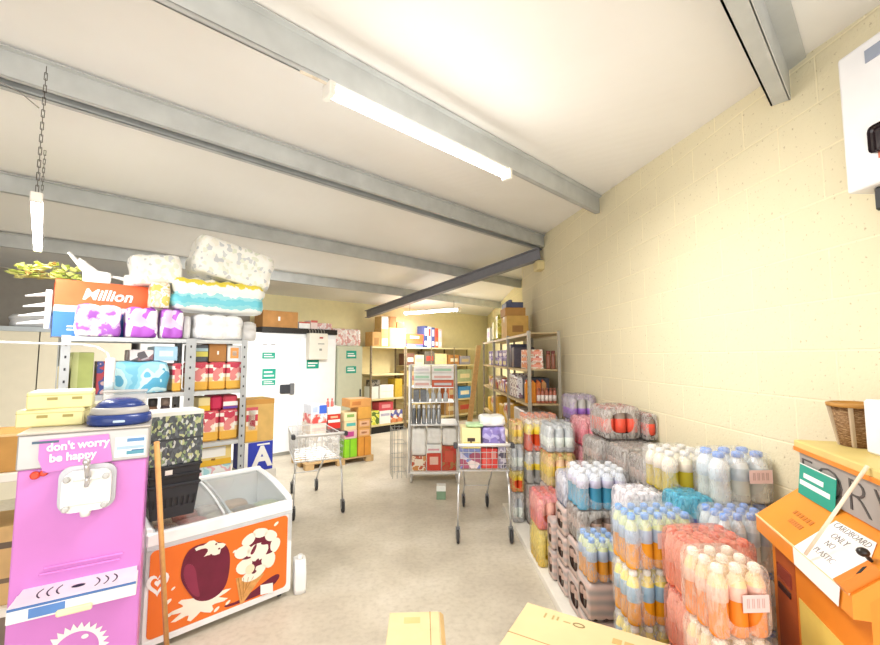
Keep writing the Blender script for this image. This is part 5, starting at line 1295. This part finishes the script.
def blob(cx, cz, rx, rz, n=20, wob=0, k=5, rot=0, ph=0):
    out = []
    for i in range(n):
        a = 2 * pi * i / n; s = 1 + wob * sin(k * a + ph)
        x, z = rx * cos(a) * s, rz * sin(a) * s
        out.append((cx + x * cos(rot) - z * sin(rot), cz + x * sin(rot) + z * cos(rot)))
    return out
CREAMI = mat('F6EEDF', .4, var=.03); CHOC = mat('6E1F38', .3, var=.12); CHOC_L = mat('8C2F4C', .3); WAFER = mat('D39A5A', .5, var=.15, scale=40)
SOX = -.05
def sh(p): return [(x + SOX, z) for x, z in p]
decal(sh([(.50, .12), (.62, .11), (.86, .21), (.90, .17), (.80, .10), (.62, .095), (.52, .10)]), CHOC, 'sauce_swirl', 1)
decal(sh(blob(.36, .19, .15, .07, 40, .28, 9, .05)), CREAMI, 'cream_splash', 2)
for cx, cz, rx in ((.175, .27, .022), (.20, .34, .013), (.53, .13, .018), (.19, .19, .016), (.66, .50, .014), (.85, .555, .02), (.27, .50, .016), (.56, .45, .012), (.46, .115, .02)):
    decal(sh(blob(cx, cz, rx, rx * .5, 10, 0, 1, .6)), CREAMI, 'cream_drop', 2)
decal(sh([(.235, .41), (.25, .51), (.30, .565), (.43, .555), (.50, .52), (.535, .44), (.53, .30), (.50, .22), (.42, .185), (.34, .21), (.30, .26), (.25, .35)]), CHOC, 'chocolate_bar', 3)
decal(sh([(.25, .41), (.262, .47), (.32, .44), (.34, .30), (.36, .225), (.31, .26), (.27, .34)]), CHOC_L, 'bar_highlight', 4)
decal(sh(blob(.405, .515, .085, .045, 22, .18, 5, -.15)), CREAMI, 'bite', 4)
decal(sh(blob(.335, .50, .055, .032, 16, .1, 3, .1)), CHOC, 'bite_shell', 5)
for cx, cz in ((.44, .535), (.46, .50), (.41, .475)): decal(sh(blob(cx, cz, .008, .006, 8)), CHOC, 'chocolate_chip', 5)
decal(sh([(.575, .27), (.61, .09), (.625, .085), (.77, .235)]), WAFER, 'wafer_cone', 3)
for i in range(4):
    decal(sh([(.588 + .035 * i, .265 - .008 * i), (.594 + .035 * i, .265 - .008 * i), (.622 + .008 * i, .11 + .02 * i), (.618 + .008 * i, .11 + .02 * i)]), mat('B07838', .5), 'wafer_line', 4)
decal(sh(blob(.725, .41, .105, .12, 24, .06, 5)), CHOC, 'chocolate_ripple', 3)
for cx, cz, rx, rz, ro in ((.63, .33, .055, .05, .3), (.615, .43, .055, .042, .1), (.655, .50, .05, .036, .5), (.735, .525, .055, .032, -.2), (.81, .485, .05, .036, -.6), (.845, .41, .036, .05, -.2), (.80, .32, .05, .055, .3), (.70, .26, .085, .04, .25), (.72, .40, .075, .06, 0)):
    decal(sh(blob(cx, cz, rx, rz, 16, .05, 3, ro)), CREAMI, 'cream_petal', 4)
for pts in ([(.66, .40), (.70, .46), (.715, .45), (.69, .39)], [(.74, .46), (.79, .44), (.785, .43), (.74, .44)], [(.66, .29), (.72, .36), (.735, .34), (.70, .285), (.72, .27), (.69, .255)], [(.60, .38), (.64, .39), (.68, .38), (.66, .37)], [(.775, .37), (.82, .38), (.83, .365), (.78, .36)]):
    decal(sh(pts), CHOC, 'chocolate_ripple', 5)
decal(sh(blob(.668, .30, .032, .032, 14)), mat('F3E3C4', .4), 'cream_centre', 6)
decal(sh([(.745, .165), (.835, .15), (.838, .085), (.748, .098)]), PAPER, 'price_card', 6)
# heart-shaped swirl at the left edge
hs = []
for k in range(24):
    a = 2 * pi * k / 24; hs.append((.065 + .0042 * 16 * sin(a) ** 3 * .9, .40 + .0046 * (13 * cos(a) - 5 * cos(2 * a) - 2 * cos(3 * a) - cos(4 * a))))
decal(hs, PAPER, 'heart_mark', 1)
decal([(.065 + (x - .065) * .62, .402 + (z - .402) * .62) for x, z in hs], mat('EC762C', .4), 'heart_inner', 2)
decal([(.065 + (x - .065) * .3, .404 + (z - .404) * .3) for x, z in hs], PAPER, 'heart_centre', 3)
# frozen goods seen through the glass
rnd = random.Random(5)
for i in range(9):
    c = ('D9A07A', 'C86A5A', 'E9DCC8', '8E7A6A', 'B8C49A', 'E0C8B0', 'A85A48', 'D8CFC8', 'C9A88A')[i]
    b = MB(); b.soft(.17, .14, .11, .5, 4)
    o = b.obj('frozen_packet', mat(c, .5, var=.25, scale=18), None, FZ.at(.12 + .17 * (i % 5) * 1.0, .16 + .2 * (i // 5), .561), FZ.yaw + rnd.uniform(-.15, .15))
    tag(o, '%s frozen packet inside the chest freezer, %s row, %s' % (('tan', 'red', 'cream', 'brown', 'pale green', 'beige', 'rust', 'grey-white', 'fawn')[i], ('front', 'back')[i // 5], ('far left', 'left', 'centre', 'right', 'far right')[i % 5]), 'packet', 'frozen goods in the freezer')

# black shopping baskets stacked on the freezer
def basket(loc, yaw, label, m, h=.20, w=.33, d=.25):
    r = empty('shopping_basket', loc, yaw, label, 'basket', 'black shopping baskets')
    b = MB()
    def ringp(z, k): return [(-w / 2 * k, -d / 2 * k, z), (w / 2 * k, -d / 2 * k, z), (w / 2 * k, d / 2 * k, z), (-w / 2 * k, d / 2 * k, z)]
    lo, hi = ringp(0, .84), ringp(h, 1.0)
    for i in range(4):
        j = (i + 1) % 4
        A, B, C_, D_ = Vector(lo[i]), Vector(lo[j]), Vector(hi[j]), Vector(hi[i])
        n = (B - A).cross(D_ - A).normalized() * .006
        # solid lower band, slotted upper band
        def q(u0, u1, v0, v1):
            P = lambda u_, v_: (A + (B - A) * u_) * (1 - v_) + (D_ + (C_ - D_) * u_) * v_
            b.prism([P(u0, v0), P(u1, v0), P(u1, v1), P(u0, v1)], n)
        q(0, 1, 0, .34); q(0, 1, .62, 1)
        for k in range(9): q(k / 8 - .03 if k else 0, k / 8 + .03 if k < 8 else 1, .34, .62)
    b.prism(lo, (0, 0, .006)); b.obj('basket_body', m, r)
    b = MB(); q_ = [Vector(p) for p in ringp(h, 1.04)]; b.tube(q_ + [q_[0]], .009, 0, 6); b.obj('rim', m, r)
    return r
BKB = mat('2E3036', .45, var=.1); BKC = mat('26272C', .5, var=.1)
bx0 = FZ.at(.135, .12, .742)
for i in range(3):
    bb = basket((bx0.x, bx0.y, .770 + .058 * i), FZ.yaw + .02 * i - .05, 'black plastic shopping basket on the freezer, %s of the stack' % ('bottom', 'middle', 'top')[i], (BKB, BKC, BKB)[i], d=.26, w=.27)
b = MB(); b.box(-.06, -.02, -.134, -.129, .15, .18); b.obj('pale_tag', mat('E9E4DC', .5), bb)
sp = gbox(FZ, -.015, .0, 1.092, .30, .24, .33, 'black display box speckled green and yellow on top of the shopping baskets', 'display', 'display_box', pmat(['50565C', '5A6066', '93A276', '474C52', 'B4B88A', '666C74', '50555A', '7C9470', 'C3C8C4', '4A4F54'], 75, 'voronoi', .4, (1, 1, .6)), [('t', 0, 1, 0, 1, mat('E4E4E0', .5), 'pale_top'), ('f', 0, 1, .93, 1, mat('D9DAD6', .5), 'pale_edge'), ('f', 0, 1, .46, .5, mat('3A3D42', .5), 'dark_divider')])
# white jug on the floor by the freezer end
jg = empty('plastic_jug', (-.93, 3.47, 0), .4, 'white plastic jug on the floor at the right end of the freezer', 'jug')
b = MB(); b.soft(.085, .15, .24, .25, 5, lambda c, p: Vector((c.x, c.y * (1 - .35 * max(0, c.z - .15) / .09), c.z))); b.obj('jug_body', mat('F1F1F0', .4, var=.02), jg)
b = MB(); b.lathe([(.022, .235), (.022, .265), (.018, .27)], 10, c=(0, -.02, 0)); b.obj('cap', WHITE, jg)
b = MB(); b.tube([(0, .02, .22), (0, .06, .215), (0, .075, .15), (0, .06, .1)], .011, 0, 8); b.obj('handle', mat('E9E9E8', .4), jg)
# broom handle leaning in front of the freezer
b = MB(); b.rod((-1.415, 2.62, .0), (-1.375, 2.335, 1.33), .013, 0, 10); tag(b.obj('broom_handle', mat('CE9A5C', .5, var=.1, scale=30)), 'thin wooden pole leaning beside the pink machine, in front of the freezer', 'pole')

# ================================================================== PINK ICE CREAM MACHINE
MY = radians(30)
MC = Frame(-1.83, 2.074, cos(MY), sin(MY))
mc = empty('ice_cream_machine', MC.at(0, 0, 0), MC.yaw, 'pink soft-serve ice cream machine with a steel top band', 'ice cream machine')
MW, MD, MH = .485, .47, 1.42
PINK = mat('D182CF', .3, var=.03, scale=4); MST = mat('C9C8C6', .35, .5, var=.05)
b = MB(); b.box(0, MW, 0, MD, .06, MH - .165, 0, .006); b.obj('body', PINK, mc)
b = MB(); b.box(-.006, MW + .006, -.008, MD, MH - .165, MH - .008, 0, .006); tbn = b.obj('top_band', mat('BEBCBB', .35, .3, var=.04), mc)
b = MB(); b.box(-.010, MW + .010, -.014, MD + .004, MH - .008, MH, 0, .003); b.obj('top_plate', mat('C2BBB2', .4, .2, var=.06), mc)
for x_ in (.05, MW - .05):
    for y_ in (.05, MD - .05):
        b = MB(); b.lathe([(.02, 0), (.024, .01), (.02, .062)], 10, c=(x_, y_, 0)); b.obj('foot', DARK, mc)
b = MB(); b.prism([(.07, -.012, 1.386), (.325, -.012, 1.392), (.345, -.012, 1.262), (.335, -.012, 1.258), (.092, -.012, 1.235), (.07, -.012, 1.30)], (0, -.002, 0)); ps = b.obj('pink_sign', mat('D884D0', .4, var=.02), tbn)
text_mesh("don't worry", .052, 'lettering', PAPER, ps, (.213, -.0155, 1.352), (pi / 2, radians(-1.5), 0), bold=.0016, sx=.92)
text_mesh("be happy", .05, 'lettering', PAPER, ps, (.195, -.0155, 1.300), (pi / 2, radians(-1.5), 0), bold=.0016, sx=.95)
b = MB(); b.box(.352, .478, -.0105, -.0085, 1.272, 1.37); bs = b.obj('blue_sticker', mat('E6EEF4', .4), tbn)
for z0, z1, x0, c in ((1.345, 1.362, .40, '5F8FC0'), (1.31, 1.325, .36, 'A9C4D9'), (1.283, 1.30, .40, '5A9AB0'), (1.30, 1.305, .42, '3E6A9A')):
    b = MB(); b.box(x0, .472, -.0115, -.0102, z0, z1); b.obj('blue_line', mat(c, .4), bs)
b = MB(); b.box(.045, .14, -.0165, -.0138, 1.371, 1.381); b.obj('dark_slot', mat('4A6278', .4), tbn)
b = MB(); b.lathe([(.018, 0), (.018, .012), (.012, .018)], 12, 0, M=T((.062, -.0, 1.228), 0, pi / 2)); b.lathe([(.015, 0), (.015, .01), (.01, .014)], 12, 0, M=T((.092, -.0, 1.235), 0, pi / 2)); b.obj('red_button', mat('E0492E', .35), mc)
# dispensing head
b = MB(); b.prism(rrect(.148, .366, 1.04, 1.255, .05, 0.0), (0, -.022, 0)); hb = b.obj('head_frame', mat('B4B4B8', .3, .5), mc)
b = MB(); b.prism(rrect(.166, .348, 1.05, 1.232, .04, -.022), (0, -.045, 0)); b.obj('white_front', mat('F3F3F1', .3), hb)
b = MB()
for x_ in (.185, .328):
    for z_ in (1.072, 1.205):
        b = MB(); b.lathe([(.013, 0), (.015, .012), (.008, .02)], 10, 0, M=T((x_, -.067, z_), 0, pi / 2)); b.obj('clamp_screw', mat('C4C4C4', .35), hb)
for z_, w_ in ((1.195, .05), (1.085, .06)):
    b = MB(); b.box(.257 - w_, .257 + w_, -.072, -.066, z_ - .004, z_ + .004, 0, .002); b.obj('ridge', mat('D8D8D6', .35), hb)
b = MB(); b.rod((.257, -.07, 1.165), (.262, -.085, 1.215), .010, 0, 8); b.rod((.262, -.085, 1.21), (.258, -.12, 1.285), .013, 0, 8, .011); b.sphere((.258, -.121, 1.287), .016, .016, .018, 0); b.obj('pull_lever', mat('C9C6CA', .25, .6), hb)
b = MB(); b.lathe([(.018, 0), (.02, .01), (.026, .035)], 10, c=(.257, -.05, 1.024)); b.obj('nozzle', mat('E9E9E7', .3), hb)
for z_, x0, x1 in ((.80, .115, .41), (.775, .10, .40)):
    b = MB(); b.box(x0, x1, -.010, 0, z_, z_ + .008, 0, .003); b.obj('pink_ridge', mat('E48AD8', .35), mc)
# drip tray
dt = MB()
x0, x1 = .03, .475
dt.prism([(x0 + .02, 0, .728), (x1 - .005, 0, .728), (x1, -.15, .718), (x0, -.15, .718)], (0, 0, -.016))
dt = dt.obj('drip_tray', mat('E9E6EA', .3, .1), mc)
b = MB(); b.box(x0, x1, -.158, -.15, .655, .718, 0, .003); b.box(x0, x0 + .006, -.15, 0, .655, .705); b.box(x1 - .006, x1, -.15, 0, .655, .705); fr_ = b.obj('tray_front', mat('F0EEF0', .35), dt)
b = MB(); b.box(x0 + .002, x1 - .002, -.1595, -.1578, .708, .7185); b.obj('blue_edge', mat('4C74B4', .35), fr_)
b = MB(); b.box(.10, .22, -.1595, -.1578, .664, .703); b.obj('blue_panel', mat('5A86C8', .35), fr_)
b = MB(); b.box(.19, .315, -.166, -.158, .643, .672, 0, .006); b.obj('cream_handle', mat('EFE3C2', .4), fr_)
b = MB(); b.box(.01, .475, -.204, -.0, .645, .655); b.obj('white_rail', mat('F2EEF2', .35), fr_) if False else b.bm.free()
DK = mat('34343E', .5)
def top_slot(xc, bend, L=.075):
    b = MB(); pts = []
    for k in range(7):
        t = -1 + 2 * k / 6; yy = -.075 + t * L / 2; pts.append((xc + bend * (1 - t * t), yy, .728 + .067 * yy - .0005))
    b.tube(pts, .0032, 0, 5); return b
for i in range(3):
    top_slot(.125 + .033 * i, -.014).obj('drain_slot', DK, dt)
    top_slot(.315 + .033 * i, .014).obj('drain_slot', DK, dt)
b = MB(); b.sphere((.252, -.075, .7235), .026, .014, .004, 0, 14, 6); b.obj('drain_hole', mat('1E2236', .4), dt)
# white sun-like mark on the lower body
b = MB(); pts = []
cx, cz = .25, .40
ring_o = []; ring_i = []
for k in range(29):
    a = pi * (-.05 + 1.1 * k / 28); ro = .125 if k % 2 else .10
    ring_o.append((cx + ro * cos(a), -.001, cz + ro * sin(a))); ring_i.append((cx + .085 * cos(a), -.001, cz + .085 * sin(a)))
for k in range(28): b.prism([ring_o[k], ring_o[k + 1], ring_i[k + 1], ring_i[k]], (0, -.002, 0))
b.prism([(cx + .03 + .014 * cos(a * pi / 5), -.001, cz + .055 + .01 * sin(a * pi / 5)) for a in range(10)], (0, -.002, 0)); b.obj('white_mark', PAPER, mc)
# things on the machine
EGG = mat('EDE3A6', .5, var=.06, scale=10)
def eggbox(s, q, z, w, d, h, lab, yaw):
    o = gbox(MC, s, q, z, w, d, h, lab, 'box', 'product_box', EGG, [('t', .04, .96, .05, .95, mat('F1EDE0', .5), 'pale_lid')], yaw=yaw, group='yellow boxes on the machine', bev=.006)
    for u0 in (.3, .68):
        b = MB(); b.box(-w / 2 + w * u0, -w / 2 + w * (u0 + .16), -d / 2 - .002, -d / 2 + .001, h * .52, h * .68, 0); b.obj('hand_hole', mat('A8985A', .6), o)
    b = MB(); b.box(-w / 2 - .001, w / 2 + .001, -d / 2 - .0015, d / 2 + .0015, h * .78, h * .82); b.obj('lid_seam', mat('C9BC7E', .5), o)
eggbox(-.055, .20, MH + .001, .265, .26, .085, 'yellow flat carton box, lower of two on the pink machine', -.08)
eggbox(-.035, .205, MH + .088, .255, .25, .085, 'yellow flat carton box, upper of two on the pink machine', .06)
nv = empty('navy_cover', MC.at(.355, .145, MH + .001), MC.yaw, 'navy blue domed plastic cover with a grey band on the pink machine', 'cover')
NAVY = mat('2C3F7E', .25, var=.05)
b = MB(); b.lathe([(.135, 0), (.148, .012), (.145, .05), (.13, .058)], 28, sx=.95, sy=.85); b.obj('base_dish', NAVY, nv)
b = MB(); b.lathe([(.133, .056), (.136, .06), (.130, .085), (.118, .09)], 28, sx=.95, sy=.85); b.obj('grey_band', mat('A9A6A4', .4), nv)
b = MB(); b.lathe([(.112, .088), (.115, .092), (.10, .112), (.07, .128), (.03, .134)], 28, sx=.95, sy=.85); b.obj('dome', NAVY, nv)
b = MB(); b.box(-.02, .03, -.131, -.124, .018, .03, 0, .003); b.obj('pale_badge', mat('B8CCE4', .4), nv)
ct = empty('clear_tub', MC.at(.36, .38, MH + .001), MC.yaw, 'clear plastic tub with white scraps behind the navy cover', 'tub')
b = MB(); b.box(-.10, .10, -.07, .07, 0, .15, 0, .012); b.obj('tub_wall', mat('E9EAEC', .08, 0, .6, .35, .02), ct)
b = MB(); b.box(-.105, .105, -.075, .075, .15, .158, 0, .004); b.obj('rim', mat('C9C4C0', .3, 0, .5, .6), ct)
b = MB(); b.soft(.16, .1, .10, .5, 4, lambda c, p: c + Vector((0, 0, .01 * sin(90 * c.x)))); b.obj('scraps', pmat(['F0EDE6', 'C9B8A8', 'A89A90', 'EFE4DC'], 26, 'voronoi'), ct)

# ================================================================== LEFT EDGE: low shelf with cartons
LS = Frame(-2.75, 2.45, .88, .47)
ls = empty('low_shelf', LS.at(0, 0, 0), LS.yaw, 'low white shelf with cartons at the left edge behind the pink machine', 'shelf')
for z in (.35, 1.10):
    b = MB(); b.box(0, .62, 0, .42, z - .05, z, 0, .004); b.obj('board', mat('F0EBDC', .5), ls)
for x_ in (.01, .57):
    for y_ in (.01, .37):
        b = MB(); b.box(x_, x_ + .04, y_, y_ + .04, 0, 1.05); b.obj('leg', mat('ECEAE4', .5), ls)
gbox(LS, .02, .03, 1.101, .50, .36, .22, 'open brown carton on the low white shelf, left edge', 'carton', 'carton', mat('B98A48', .8, var=.1), [('f', .0, 1, .93, 1, CARD_PALE)])
gbox(LS, .12, .04, .351, .42, .36, .44, 'tan carton with dark bands under the low white shelf', 'carton', 'carton', mat('D2AE74', .8, var=.1), [('f', 0, 1, .72, .80, mat('6A5A48', .6)), ('f', 0, 1, .28, .34, mat('7A664E', .6))])
gbox(LS, .06, .03, 0, .5, .36, .29, 'dark carton on the floor under the low white shelf', 'carton', 'carton', mat('8A7A6A', .8, var=.1))

# ================================================================== CARTONS ON THE FLOOR IN FRONT
bigf = Frame(.545, 2.135, .842, -.54)
bigf.n = Vector((.842 * 0 - .54 * 1, -.842, 0)); bigf.n.normalize()
o = MB(); bw, bd, bh = .60, .50, .62
o.box(-bw / 2, bw / 2, -bd / 2, bd / 2, 0, bh, 0, .004)
ctr = bigf.o + bigf.e * (bw / 2) + bigf.n * (bd / 2)
o = o.obj('carton', mat('DCC294', .8, var=.06, scale=5), None, (ctr.x - .045, ctr.y - .03, 0), atan2(-.54, .842))
tag(o, 'large tan carton with dark stencilled marks at the bottom edge of the view', 'carton')
b = MB()
for k, x_ in enumerate((-.20, -.165, -.145)):
    b.prism([(x_, .17 + .004 * k, bh + .0005), (x_ + .008, .17 + .004 * k, bh + .0005), (x_ + .008, .205, bh + .0005), (x_, .205, bh + .0005)], (0, 0, .001))
b.box(-.115, -.085, .182, .188, bh, bh + .0013); b.obj('stencil_mark', mat('B09A66', .8), o)
b = MB(); n = 14
for k in range(n):
    a0, a1 = 2 * pi * k / n, 2 * pi * (k + 1) / n
    b.prism([(-.05 + .026 * cos(a0), .188 + .016 * sin(a0), bh + .0005), (-.05 + .026 * cos(a1), .188 + .016 * sin(a1), bh + .0005), (-.05 + .019 * cos(a1), .188 + .010 * sin(a1), bh + .0005), (-.05 + .019 * cos(a0), .188 + .010 * sin(a0), bh + .0005)], (0, 0, .001))
b.obj('stencil_ring', mat('8A7850', .8), o)
b = MB()
for k in range(4): b.box(.09 + .045 * k, .125 + .045 * k, .14, .175, bh, bh + .0013)
b.obj('stencil_block', mat('C4A468', .8), o)
b = MB(); b.box(-bw / 2, bw / 2, -.0015, .0015, bh - .0005, bh + .001); b.obj('flap_seam', CARD_DARK, o)
o = gbox(ROOM, -.175, 2.16, 0, .275, .37, .35, 'small open-flapped pale carton on the floor, bottom centre of the view', 'carton', 'carton', mat('E0C89A', .8, var=.06), [('t', .30, .62, .72, .86, mat('D9BC80', .7))])
b = MB(); b.prism([(.1395, -.185, .345), (.1395, .185, .345), (.1600, .19, .325), (.1600, -.19, .325)], (.003, 0, .003)); b.obj('side_flap', CARD_PALE, o)
b = MB(); b.box(.085, .089, -.185, .185, .3495, .351); b.obj('flap_seam', CARD_DARK, o)
